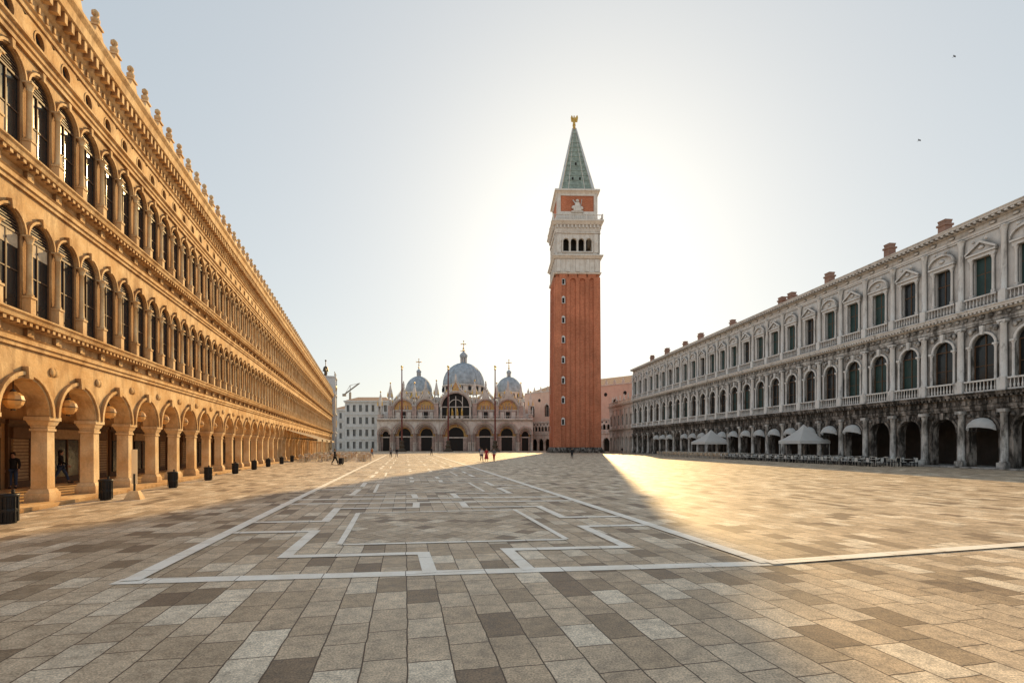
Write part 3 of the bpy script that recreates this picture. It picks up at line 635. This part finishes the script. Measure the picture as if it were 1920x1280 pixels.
for x in (-29.0,-25.2,-15.9,-7.4,7.4,15.9,25.2,29.0):
    z=(17.6 if abs(x)>8 else 18.6) if abs(x)<28 else 14.2; y=y2+.2
    bw.box(x-.8,x+.8,y-.8,y+.8,12.35,z,3); bw.box(x-.95,x+.95,y-.95,y+.95,z-.25,z,0)
    for a_ in (-.65,.65):
        for c_ in (-.65,.65): bw.tube((x+a_,y+c_,z),(x+a_,y+c_,z+3.0),.15,.15,6,0)
    bw.lathe([(.35,z),(.3,z+1.4),(.18,z+1.9)],x,y,6,0); bw.ball((x,y,z+2.1),.2,.2,.25,0)
    bw.box(x-.95,x+.95,y-.95,y+.95,z+3,z+3.3,0); bw.frus(x,y,z+3.3,z+8.4,.9,.9,.08,.08,0); bw.ball((x,y,z+8.6),.3,.3,.38,4)
    for a_ in (-.85,.85): bw.frus(x+a_,y-.85,z+3.3,z+5.2,.22,.22,.03,.03,4)
bw.box(-29.8,29.8,3.2,60,0,14.5,5); bw.box(-27,27,4.9,58,14.5,17.5,5); bw.box(-9,9,5,58,17.5,21,5); bw.box(-27,27,26,46,17.5,21,5)
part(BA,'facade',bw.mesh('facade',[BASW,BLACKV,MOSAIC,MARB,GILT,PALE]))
def dome(R,H):
    d=MB(); d.lathe([(R*1.02,-3.2),(R*1.02,-1.0),(R*1.08,-.8),(R*1.08,-.4),(R,-.3)],0,0,24,1,False)
    for i in range(16):
        a=2*pi*i/16; c,s_=cos(a),sin(a); d.tube((c*R*1.025,s_*R*1.025,-2.9),(c*R*1.025,s_*R*1.025,-1.3),R*.075,R*.075,6,2)
    pf=[(R*1.0,-.3)]+[(R*1.03*cos(t),H*sin(t)) for t in [i*pi/2/9 for i in range(0,9)]]+[(R*.10,H*1.0)]
    d.lathe(pf,0,0,32,0)
    for i in range(24):
        a=2*pi*i/24
        for j in range(1,9):
            p,q=pf[j],pf[j+1]; d.tube((p[0]*cos(a),p[0]*sin(a),p[1]),(q[0]*cos(a),q[0]*sin(a),q[1]),R*.022,R*.02,4,0)
    z=H; k=R/8
    d.lathe([(1.0*k,z),(1.0*k,z+2.0*k),(1.3*k,z+2.1*k),(1.6*k,z+2.9*k),(1.5*k,z+3.5*k),(.9*k,z+4.1*k),(.3*k,z+4.6*k),(.12*k,z+5.2*k)],0,0,12,0)
    for i in range(8):
        a=2*pi*i/8; d.tube((1.25*k*cos(a),1.25*k*sin(a),z-.1),(1.25*k*cos(a),1.25*k*sin(a),z+2.1*k),.12*k,.12*k,5,1)
    z+=5.0*k; d.tube((0,0,z),(0,0,z+4.2),.16,.12,6,3); d.ball((0,0,z+.4),.4,.4,.4,3); d.ball((0,0,z+1.5),.28,.28,.28,3)
    d.tube((-1.0,0,z+2.9),(1.0,0,z+2.9),.14,.14,6,3); d.tube((0,-1.0,z+2.9),(0,1.0,z+2.9),.14,.14,6,3)
    for a_,b_,c_ in ((1,0,2.9),(-1,0,2.9),(0,0,4.2),(0,1,2.9),(0,-1,2.9)): d.ball((a_,b_,z+c_),.26,.26,.26,3)
    return d.mesh('dome',[LEAD,BASW,BLACKV,GILT])
dm_small=dome(5.6,6.8)
part(BA,'dome',dome(8.6,9.6),(0.9,24,28.0)); part(BA,'dome',dm_small,(-2.4,54,35.5)); part(BA,'dome',dm_small,(-19.6,30,26)); part(BA,'dome',dm_small,(20.4,32,26))
# ------------------------------------------------------------------ gothic palace
GP=thing('gothic_palace',"pink diaper-patterned gothic palace with white pointed arcades","building",(5.5,203,0),math.atan2(-38,38.1))
gp=MB(); L=56; n=16; w=L/n
for i in range(n):
    xa=i*w; xc=xa+w/2
    arch_panel(gp,xa,xa+w,xc,0,6.4,w*.40,3.3,0,.8,1,10,back=True,kind='g',pk=.62); gp.lathe([(.5,0),(.42,2.8),(.6,3.3)],xa,.4,8,1)
    for j in (0,1):
        xq=xa+(j+.5)*w/2; arch_panel(gp,xa+j*w/2,xa+(j+1)*w/2,xq,6.9,11.3,w*.19,9.0,0,.5,1,8,sill=7.9,back=True,kind='g',pk=.7)
        gp.lathe([(.18,7.9),(.14,8.9),(.22,9.2)],xa+j*w/2,.0,6,1)
        gp.ball((xa+(j)*w/2,.0,10.6),.34,.1,.34,3,8,4)
    gp.prism([(xc-.5,24.0),(xc+.5,24.0),(xc+.5,24.8),(xc+.2,25.2),(xc,26.0),(xc-.2,25.2),(xc-.5,24.8)],-.1,.2,1)
gp.box(0,L,-.25,.8,6.4,6.9,1); gp.box(0,L,-.25,.8,11.3,11.9,1); gp.box(0,L,-.2,.6,23.6,24.0,1)
for i in range(7):
    xa=i*8; xc=xa+4; arch_panel(gp,xa,xa+8,xc,11.9,23.6,1.3,17.0,0,.7,0,10,sill=13.8,kind='g',pk=.7); fillout(gp,xc,1.3,13.8,17,.6,10,3,'g',.7); ring(gp,xc,1.303,1.65,17,-.12,0,10,1,'g',.7)
    for e in (-.45,.45): gp.box(xc+e-.06,xc+e+.06,.45,.58,13.8,17.8,1)
    ci=[(xc+4+.7*cos(2*pi*j/12),20.5+.7*sin(2*pi*j/12)) for j in range(12)]
    if i<6: gp.prism(ci,-.05,-.003,3)
gp.box(0,L,.82,20,11.3,23.6,0); gp.box(0,L,5,20,0,11.3,2); gp.box(-.3,0,.01,20,0,23.6,0)
part(GP,'facade',gp.mesh('facade',[PINK,BASW,INNERD,BLACKV]))
r=MB(); r.frus(L/2,10.5,24.05,28,L/2-.5,9,L/2-8,.5); part(GP,'roof',r.mesh('roof',[TILE]))
# ------------------------------------------------------------------ grey palazzo + clock tower
def palazzo(name,label,loc,rz,Lw,H,nb,floors,mats,depth=15):
    P=thing(name,label,"building",loc,rz); b_=MB(); fh=H/floors; w=Lw/nb
    b_.box(0,Lw,.3,depth,0,H)
    wn=MB(); wn.box(-w*.2,w*.2,.16,.26,0,fh*.55,1); wn.box(-w*.27,w*.27,-.18,.1,-.22,0,0); wn.box(-w*.27,w*.27,-.18,.1,fh*.55,fh*.62,0); wn.box(-w*.26,-w*.2,-.08,.1,0,fh*.55,0); wn.box(w*.2,w*.26,-.08,.1,0,fh*.55,0); wn.box(-.04,.04,.08,.16,0,fh*.55,0)
    locs=[]
    for f_ in range(floors):
        z=f_*fh; b_.box(-.15,Lw+.15,-.3,.3,z+fh-.35,z+fh,0)
        for i in range(nb):
            xc=(i+.5)*w
            b_.box(i*w,xc-w*.2,0,.299,z,z+fh-.35); b_.box(xc+w*.2,(i+1)*w,0,.299,z,z+fh-.35); b_.box(xc-w*.2,xc+w*.2,0,.299,z,z+fh*.2); b_.box(xc-w*.2,xc+w*.2,0,.299,z+fh*.75,z+fh-.35)
            locs.append((xc,0,z+fh*.2))
    b_.box(-.4,Lw+.4,-.6,depth,H+.002,H+.5)
    part(P,'wall',b_.mesh('wall',[mats[0]])); parts(P,'window',[wn],[mats[0],GLASS],locs,0)
    rr=MB(); rr.frus(Lw/2,depth/2,H+.5,H+2.6,Lw/2+.3,depth/2,Lw/2-3,.3); part(P,'roof',rr.mesh('roof',[TILE])); return P
palazzo('stone_palazzo',"pale grey four storey palazzo with rows of rectangular windows",(-67,194,0),0,17.5,19.6,7,4,[PALE])
palazzo('corner_palazzo',"narrow pale stone house beside the clock tower",(-76,205,0),0,9,17,4,4,[PALE])
palazzo('rear_palazzo',"pale house behind the basilica and gothic palace",(-4,250,0),0,40,26,10,5,[PALE])
CT=thing('clock_tower',"stone clock tower with blue dial and bell on its terrace","tower",lw(x1+1.0,-.8),LX)
c=MB(); c.box(0,8,0,9,0,24,0)
for z in (6,12,18,23.6): c.box(-.2,8.2,-.3,9.1,z,z+.4,0)
for x_ in (0.3,7.7): c.box(x_-.3,x_+.3,-.2,-.003,0.01,23.6,0)
fillout(c,4,1.8,0.01,3.4,-.05,12,2)
c.prism([(4+2.5*cos(2*pi*j/24),9.2+2.5*sin(2*pi*j/24)) for j in range(24)],-.18,-.003,1); c.prism([(4+1.3*cos(2*pi*j/24),9.2+1.3*sin(2*pi*j/24)) for j in range(24)],-.26,-.183,3)
fillout(c,4,.9,13,15,-.03,10,3); c.box(1,7,-.05,-.003,18.6,23,1); c.ball((4,-.2,20.5),1.4,.3,.9,3)
balus(c,0,8,.1,24.4,1.0,14)
part(CT,'wall',c.mesh('wall',[PALE,BLUEE,BLACKV,GILT]))
b_=MB(); b_.lathe([(1.0,26.0),(.85,26.3),(.7,27.2),(.3,27.6)],4,3,12); b_.tube((4,3,24),(4,3,29.6),.12); b_.ball((4,3,29.4),.3,.3,.3); b_.tube((3.5,3,29),(4.5,3,29),.07)
for e in (2.2,5.8):
    b_.lathe([(.4,24.4),(.3,25.2),(.42,25.9),(.2,26.4)],e,3,8); b_.ball((e,3,26.65),.24,.24,.28); b_.tube((e,3,26.1),(4+(e-4)*.55,2.6,26.5),.09)
part(CT,'bell',b_.mesh('bell',[BRONZE]))
CR=thing('tower_crane',"distant construction crane with a raised jib","crane",(-91,272,0),0)
c=MB(); c.box(-.5,.5,-.5,.5,0,32)
for s_ in (-.6,.6): c.tube((s_*.5-3,0,31),(s_*.5+5,0,37),.22)
for i in range(9): f=i/8; c.tube((-3+8*f-.3,0,31+6*f),(-3+8*f+.6,0,31+6*f+.2),.12)
c.box(-4.2,-2.4,-.6,.6,29.8,31.2); c.tube((0,0,32),(0,0,36),.2); c.tube((0,0,36),(5,0,37),.1); c.tube((0,0,36),(-3,0,31),.1)
part(CR,'mast',c.mesh('mast',[YCRANE]))
# ------------------------------------------------------------------ flagpoles
fb=MB(); fb.lathe([(1.7,0),(1.7,.35),(1.3,.4),(1.3,.7),(1.0,.8),(.85,1.6),(1.1,2.0),(.7,2.3),(.6,3.0),(.8,3.5),(.3,3.9)],0,0,16); fm=fb.mesh('pole_base',[BRONZE])
fp=MB(); fp.lathe([(.30,3.9),(.28,12),(.18,28)],0,0,8,0); fp.ball((0,0,28.2),.35,.35,.35,1); fp.prism([(0,28.5),(.5,28.9),(.2,29.4),(-.3,29.6),(-.4,29)],-.05,.05,1); fpm=fp.mesh('pole',[POLE,GILT])
for x in (-37.8,-21.9,-5.8):
    t=thing('flagpole',"tall dark red flagpole on an ornate bronze pedestal","flagpole",(x,166,0),0,"flagpoles before the basilica"); part(t,'pole_base',fm); part(t,'pole',fpm)
# ------------------------------------------------------------------ furniture
ch=MB()
for a_ in (-.2,.2):
    ch.tube((a_,-.2,0),(a_*.92,-.19,.45),.022,.022,5); ch.tube((a_,.22,0),(a_*.92,.2,.46),.022,.022,5); ch.tube((a_*.92,.2,.46),(a_*.95,.27,.92),.022,.022,5)
ch.box(-.22,.22,-.22,.21,.44,.48,1); ch.tube((-.19,.27,.92),(.19,.27,.92),.025,.025,5)
ch.box(-.18,.18,.225,.24,.52,.89,1)
for s_ in (-1,1): ch.tube((s_*.23,.22,.66),(s_*.24,-.15,.66),.02,.02,4); ch.tube((s_*.24,-.15,.66),(s_*.2,-.19,.45),.018,.018,4)
chm1=ch.mesh('cafe_chair',[CHAIRM,CHAIRW]); chm2=ch.mesh('cafe_chair',[IRON,CANVAS]); chm3=ch.mesh('cafe_chair',[CHAIRM,IRON])
tb=MB(); tb.lathe([(.34,.72),(.36,.73),(.36,.75),(.34,.76)],0,0,14,0); tb.tube((0,0,.02),(0,0,.72),.03,.03,6,1); tb.lathe([(.24,0),(.22,.03),(.04,.06)],0,0,10,1)
tbm=tb.mesh('cafe_table',[CHAIRM,IRON])
chairs=[]
def setof(cx,cy,ang,me,g):
    thing('cafe_table',"small round cafe table with a pale top","table",(cx,cy,0),ang,"tables of the "+g,tbm)
    for k in range(4):
        a=ang+k*pi/2+random.uniform(-.25,.25); r=.62
        chairs.append((cx+r*cos(a),cy+r*sin(a),a-pi/2,me,g))
for i in range(33):
    for j in range(3):
        x=(131.36-(49+i*1.6))/.994+random.uniform(-.15,.15); y=-2.1-j*1.75+random.uniform(-.15,.15)
        p=rw(x,y); setof(p[0],p[1],random.uniform(-.2,.2)+.1,(chm2,chm3,chm2)[j],"cafe beside the blackened arcade")
for i in range(12):
    for j in range(4):
        p=lw(46+i*2.7+random.uniform(-.3,.3),-3.0-j*2.4+random.uniform(-.3,.3)); setof(p[0],p[1],random.uniform(0,1.5),chm1,"cafe beside the golden arcade")
chairs.sort(key=lambda c:c[1])
for x,y,a,me,g in chairs[:295]: thing('cafe_chair',"light metal cafe chair with armrests","chair",(x,y,0),a,"chairs of the "+g,me)
far=MB()
for x,y,a,me,g in chairs[295:]: far.merge(ch,Matrix.Translation((x,y,0))@Matrix.Rotation(a,4,'Z'))
thing('cafe_chairs',"distant cafe chairs standing around small tables","chairs",mesh=far.mesh('cafe_chairs',[CHAIRM,CHAIRW]),kind='stuff')
bn=MB(); bn.lathe([(.17,0),(.18,.03),(.20,.72)],0,0,14,0)
for i in range(14):
    a=2*pi*i/14; bn.box(.205*cos(a)-.012,.205*cos(a)+.012,.205*sin(a)-.012,.205*sin(a)+.012,.05,.72,0)
br=MB(); br.lathe([(.22,.72),(.235,.74),(.235,.79),(.20,.80),(.16,.72)],0,0,14,0); bp=MB(); bp.box(-.03,.03,.22,.28,0,.9,0); bp.lathe([(.21,.30),(.216,.34),(.216,.38),(.21,.40)],0,0,14,0)
bm,brm,bpm=bn.mesh('bin_body',[IRON]),br.mesh('bin_rim',[IRON]),bp.mesh('bin_post',[IRON])
for x,y in ((-13.65,13.1),(-15.7,18.7),(-16.9,24.1),(-18.4,29.3),(-20.6,36),(-22.5,42.2),(-24.2,48),(-26.2,55),(-28.2,62)):
    t=thing('litter_bin',"black iron slatted litter bin beside an arcade pillar","bin",(x,y,0),.4,"litter bins along the arcade"); part(t,'bin_body',bm); part(t,'bin_rim',brm); part(t,'bin_post',bpm)
sg=thing('notice_post',"slim cream notice board on a chunky stone foot","sign",(-14.75,18.9,0),.3)
q=MB(); q.frus(0,0,0,.34,.28,.24,.15,.13); part(sg,'stone_foot',q.mesh('stone_foot',[GOLD2]))
q=MB(); q.box(-.03,.03,-.03,.03,.34,1.0,0); q.box(-.09,.09,-.02,.02,.62,1.95,1); part(sg,'notice_board',q.mesh('notice_board',[IRON,CREAMC]))
for x in (50,58.5,67,78):
    a=thing('shop_awning',"cream canvas awning sloping out from the arcade","awning",lw(x,0),LX,"awnings along the golden arcade")
    m_=MB()
    for i in range(6):
        xa=i*1.05; m_.add([(xa,-.15,4.3),(xa+1.05,-.15,4.3),(xa+1.05,-4.2,3.0),(xa,-4.2,3.0)],[(0,1,2,3)]); m_.add([(xa+.01,-4.21,2.7),(xa+1.04,-4.21,2.7),(xa+1.04,-4.21,3.0),(xa+.01,-4.21,3.0)],[(0,1,2,3)])
    part(a,'awning_canvas',m_.mesh('awning_canvas',[CREAMC])); m_=MB()
    for e in (.05,6.25): m_.tube((e,-4.15,0),(e,-4.15,3),.035); m_.tube((e,-.1,3.2),(e,-4.15,2.96),.025)
    part(a,'awning_frame',m_.mesh('awning_frame',[IRON]))
def tent(x,y,hw,h=5.0):
    t=thing('canvas_pavilion',"white peaked canvas pavilion on four poles","tent",(x,y,0),RA,"white cafe pavilions")
    m_=MB()
    rings=[(hw,2.75),(hw*.72,2.75+(h-2.75)*.2),(hw*.45,2.75+(h-2.75)*.45),(hw*.2,2.75+(h-2.75)*.72),(.05,h)]
    for (a,z0),(b,z1) in zip(rings,rings[1:]): m_.add([(-a,-a,z0),(a,-a,z0),(a,a,z0),(-a,a,z0),(-b,-b,z1),(b,-b,z1),(b,b,z1),(-b,b,z1)],[(0,1,5,4),(1,2,6,5),(2,3,7,6),(3,0,4,7)])
    a=hw+.01; m_.add([(-a,-a,2.35),(a,-a,2.35),(a,a,2.35),(-a,a,2.35),(-a,-a,2.75),(a,-a,2.75),(a,a,2.75),(-a,a,2.75)],[(0,1,5,4),(1,2,6,5),(2,3,7,6),(3,0,4,7)])
    part(t,'tent_canvas',m_.mesh('tent_canvas',[CANVAS])); m_=MB()
    for sx in (-1,1):
        for sy in (-1,1): m_.tube((sx*hw*.97,sy*hw*.97,0),(sx*hw*.97,sy*hw*.97,2.8),.04); m_.box(sx*hw*.97-.2,sx*hw*.97+.2,sy*hw*.97-.2,sy*hw*.97+.2,0,.1)
    part(t,'tent_frame',m_.mesh('tent_frame',[WHITEC])); return t
tent(35.8,87,2.5,4.9); tent(38.9,64.5,2.1,4.9)
aw=MB(); seg=8
for j in range(6):
    for i in range(seg):
        def P(i,j):
            a=pi*i/seg; b=pi/2*j/6; r=1.18; return (-r*cos(a),-.05-.95*sin(b)*max(.12,sin(a)),3.45+ (r*sin(a))*(.25+.75*cos(b)))
        aw.add([P(i,j),P(i+1,j),P(i+1,j+1),P(i,j+1)],[(0,1,2,3)],0,True)
awm=aw.mesh('canopy_canvas',[CANVAS])
af=MB(); af.tube((-1.15,-.1,3.44),(1.15,-.1,3.44),.02); af.tube((-1.15,-.1,3.44),(0,-1.0,3.40),.015); af.tube((1.15,-.1,3.44),(0,-1.0,3.40),.015); afm=af.mesh('canopy_frame',[IRON])
for i in (24,20,19,18,17,16,15,14,13,12,11,10,9,8,6,5,4):
    t=thing('arch_canopy',"white rounded canvas canopy fixed in an arcade arch","awning",rw((i+.5)*RW,-.1),RA,"canopies in the arcade arches"); part(t,'canopy_canvas',awm); part(t,'canopy_frame',afm)
# ------------------------------------------------------------------ people
def skinm(name,V,E,R,mats,sub=1):
    me=bpy.data.meshes.new(name); me.from_pydata(V,E,[]); ob=bpy.data.objects.new(name,me); COL.objects.link(ob)
    ob.modifiers.new('s','SKIN'); ob.modifiers.new('u','SUBSURF').levels=sub
    for i,r in enumerate(R):
        me.skin_vertices[0].data[i].radius=r if isinstance(r,tuple) else (r,r)
        me.skin_vertices[0].data[i].use_root=(i==0)
    dg=bpy.context.evaluated_depsgraph_get(); out=bpy.data.meshes.new_from_object(ob.evaluated_get(dg))
    bpy.data.objects.remove(ob); out.materials.clear()
    for m_ in mats: out.materials.append(m_)
    for p in out.polygons: p.use_smooth=True
    return out
def person(loc,rz,label,top,bottom,stride=.0,arm=.0,skirt=False,h=1.0,long_hair=False,hair=HAIRD):
    T=thing('person',label,"person",(loc[0],loc[1],0.0 if len(loc)<3 else loc[2]),rz); T.scale=(h,h,h)
    V=[(0,0,.95),(0,0,1.12),(0,0,1.30),(0,0,1.43),(0,-.01,1.50),(0,-.025,1.57),(0,-.03,1.64),(0,-.015,1.70)]; E=[(0,1),(1,2),(2,3),(3,4),(4,5),(5,6),(6,7)]
    R=[(.135,.10),(.12,.085),(.15,.10),(.075,.06),.05,(.068,.08),(.075,.092),(.05,.06)]
    V.append((0,-.125,1.605)); E.append((5,8)); R.append(.014)
    legs={};arms={}
    for s_ in (-1,1):
        st=stride*s_; b=len(V)
        hip=(s_*.09,0,.88); kn=(s_*.10,-st*.55-.03*abs(stride>0),.49); an_=(s_*.10,-st+ (0.05 if st<0 else 0),.09+(.07 if st<0 else 0)); toe=(s_*.12,an_[1]-.16,.035+(.0 if st>=0 else .02))
        V+=[hip,kn,an_,toe]; R+=[.085,.055,.038,.03]; E+=[(0,b),(b,b+1),(b+1,b+2),(b+2,b+3)]; legs[s_]=(hip,kn,an_,toe)
        b=len(V); sh=(s_*.185,0,1.40); at=-st*.8
        el=(s_*.235,-at*.35+.02-arm*.04,1.13); wr=(s_*.235,-at*.8-.03-arm*.22,.90+arm*.12); pa=(s_*.235,-at*.9-.05-arm*.28,.83+arm*.15)
        V+=[sh,el,wr,pa]; R+=[.055,.04,.026,(.036,.018)]; E+=[(3,b),(b,b+1),(b+1,b+2),(b+2,b+3)]; arms[s_]=(sh,el,wr)
        for k,(dy,l) in enumerate(((-.03,.075),(-.01,.085),(.012,.08),(.032,.062))):
            q=len(V); V+=[(pa[0],pa[1]+dy,pa[2]-.02),(pa[0]-s_*.012,pa[1]+dy-.01,pa[2]-.02-l)]; R+=[.009,.008]; E+=[(b+3,q),(q,q+1)]
        q=len(V); V+=[(pa[0]-s_*.01,pa[1]-.05,pa[2]+.02),(pa[0]-s_*.015,pa[1]-.065,pa[2]-.03)]; R+=[.010,.009]; E+=[(b+3,q),(q,q+1)]
    part(T,'body',skinm('body',V,E,R,[SKIN]))
    V=[(0,0,.86),(0,0,1.0),(0,0,1.14),(0,0,1.30),(0,0,1.44)]; E=[(0,1),(1,2),(2,3),(3,4)]; R=[(.17,.135),(.16,.125),(.15,.115),(.175,.125),(.09,.08)]
    for s_ in (-1,1):
        sh,el,wr=arms[s_]; b=len(V); V+=[sh,el,wr]; R+=[.072,.056,.045]; E+=[(4,b),(b,b+1),(b+1,b+2)]
    part(T,'jacket',skinm('jacket',V,E,R,[top]))
    if skirt:
        m_=MB(); m_.lathe([(.15,1.02),(.19,.85),(.24,.6),(.30,.35)],0,0,14,0); part(T,'skirt',m_.mesh('skirt',[bottom]))
    else:
        V=[(0,0,.95)];E=[];R=[(.155,.12)]
        for s_ in (-1,1):
            hip,kn,an_,toe=legs[s_]; b=len(V); V+=[hip,kn,(an_[0],an_[1],an_[2]+.03)]; R+=[.105,.075,.06]; E+=[(0,b),(b,b+1),(b+1,b+2)]
        part(T,'trousers',skinm('trousers',V,E,R,[bottom]))
    m_=MB()
    for s_ in (-1,1):
        a=legs[s_][2]; m_.ball((a[0]+s_*.01,a[1]-.07,max(.045,a[2]-.045)),.05,.14,.045)
    part(T,'shoes',m_.mesh('shoes',[IRON]))
    m_=MB(); m_.ball((0,.012,1.66),.10,.105,.10,0,12,8)
    if long_hair: m_.ball((0,.06,1.52),.095,.06,.17,0,10,7)
    part(T,'hair',m_.mesh('hair',[hair]))
    m_=MB()
    for s_ in (-1,1): m_.ball((s_*.032,-.115,1.628),.012,.008,.008,0,6,4)
    m_.ball((0,-.108,1.566),.024,.008,.006,1,6,4); part(T,'face_features',m_.mesh('face_features',[BLACKC,RED]))
    return T
person((-23.6,25.3,.13),2.2,"woman in black jacket walking through the arcade",BLACKC,BLUEC,.30,.4,long_hair=True)
person((-23.0,22.3,.13),.5,"person in dark coat standing by a shopfront",BLACKC,BLUEC,.0,.3,h=.95)
person((-19.4,53,0),1.5,"person in dark coat pushing a small trolley",BLACKC,BLACKC,.28,.7)
person((-4.0,64,0),.3,"person in white top and dark trousers strolling",WHITEC,BLUEC,.22,.1)
person((-3.35,63.4,0),.2,"person in long red dress walking",RED,RED,.12,.2,skirt=True,long_hair=True)
person((-2.4,64.5,0),-.2,"person in grey jacket with red trousers walking",GREYC,RED,.24,.2)
person((9.3,75,0),0,"person in black clothes walking in the tower shade",BLACKC,BLACKC,.2,.2)
person((-25.2,87,0),1.0,"person in orange jacket near the cafe tables",ORANGEC,BLUEC,.2,.2)
person((-21.3,85,0),.4,"person in grey jacket walking",GREYC,BLACKC,.24,.2)
person((-20.5,86,0),.6,"person in brown and dark clothes walking",BLACKC,GREYC,.2,.2)
person((-17.0,102,0),.6,"person in dark clothes far across the square",BLACKC,BLACKC,.2,.2)
person((-27.0,72,0),2.6,"person in white shirt beside cafe chairs",WHITEC,BLACKC,0,.6)
person((25.5,112,0),.2,"person in dark clothes by the tower",BLACKC,GREYC,.15,.2)
person((-6.5,98,0),2.6,"person in blue jacket far across the square",BLUEC,GREYC,.2,.2)
tr=thing('luggage_trolley',"small dark wheeled trolley pushed by a person","trolley",(-18.75,53.1,0),1.5)
q=MB(); q.box(-.25,.25,-.2,.2,.12,.75); part(tr,'trolley_box',q.mesh('trolley_box',[BLACKC])); q=MB(); q.tube((-.22,.2,.2),(-.22,.42,.95),.015); q.tube((.22,.2,.2),(.22,.42,.95),.015); q.tube((-.22,.42,.95),(.22,.42,.95),.015)
for s_ in (-.27,.27): q.tube((s_-.02,0,.09),(s_+.02,0,.09),.09,.09,12)
part(tr,'trolley_frame',q.mesh('trolley_frame',[IRON]))
for x,y,z in ((64,76,50),(75,82,68)):
    q=MB(); q.ball((0,0,0),.07,.2,.06,0,8,5); q.prism([(0,0),(.2,.08),(.42,.02),(.2,.04)],-.06,.06); q.prism([(0,0),(-.2,.1),(-.42,.05),(-.2,.05)],-.06,.06); q.prism([(-.05,0),(.05,0),(.03,.01),(-.03,.01)],.15,.3)
    thing('flying_bird',"dark bird gliding with spread wings","bird",(x,y,z),.5,"birds in the sky",q.mesh('flying_bird',[BLACKC]))
# ------------------------------------------------------------------ light, sky, camera
AZ=math.radians(9.4); EL=math.radians(23)
d=Vector((sin(AZ)*cos(EL),cos(AZ)*cos(EL),sin(EL)))
sl=bpy.data.lights.new('sun','SUN'); sl.energy=5; sl.angle=math.radians(.5); sl.color=(1.0,.68,.30)
so=bpy.data.objects.new('sun',sl); COL.objects.link(so); so.rotation_euler=d.to_track_quat('Z','Y').to_euler(); so.location=(0,0,100)
w=bpy.data.worlds.new("World"); S.world=w; w.use_nodes=True; nt=w.node_tree
sk=nt.nodes.new('ShaderNodeTexSky'); sk.sky_type='NISHITA'; sk.sun_disc=False; sk.sun_elevation=EL; sk.sun_rotation=AZ; sk.dust_density=1.2; sk.air_density=1.0; sk.ozone_density=.8
gm=nt.nodes.new('ShaderNodeGamma'); gm.inputs[1].default_value=.30; nt.links.new(sk.outputs[0],gm.inputs[0])
hs=nt.nodes.new('ShaderNodeHueSaturation'); hs.inputs['Saturation'].default_value=1.05; hs.inputs['Value'].default_value=3.05; nt.links.new(gm.outputs[0],hs.inputs['Color'])
tn=nt.nodes.new('ShaderNodeMix'); tn.data_type='RGBA'; tn.blend_type='MULTIPLY'; tn.inputs[0].default_value=1; tn.inputs[7].default_value=(.98,1.0,.97,1); nt.links.new(hs.outputs[0],tn.inputs[6])
bg=nt.nodes['Background']; nt.links.new(tn.outputs[2],bg.inputs[0]); bg.inputs[1].default_value=.15
cam=bpy.data.cameras.new('camera'); co=bpy.data.objects.new('camera',cam); COL.objects.link(co)
cam.sensor_width=36; cam.lens=907/1920*36; co.location=(0,0,2.1); co.rotation_euler=(pi/2,0,0); cam.shift_y=195/1920; cam.clip_end=8000; cam.clip_start=.1
S.camera=co
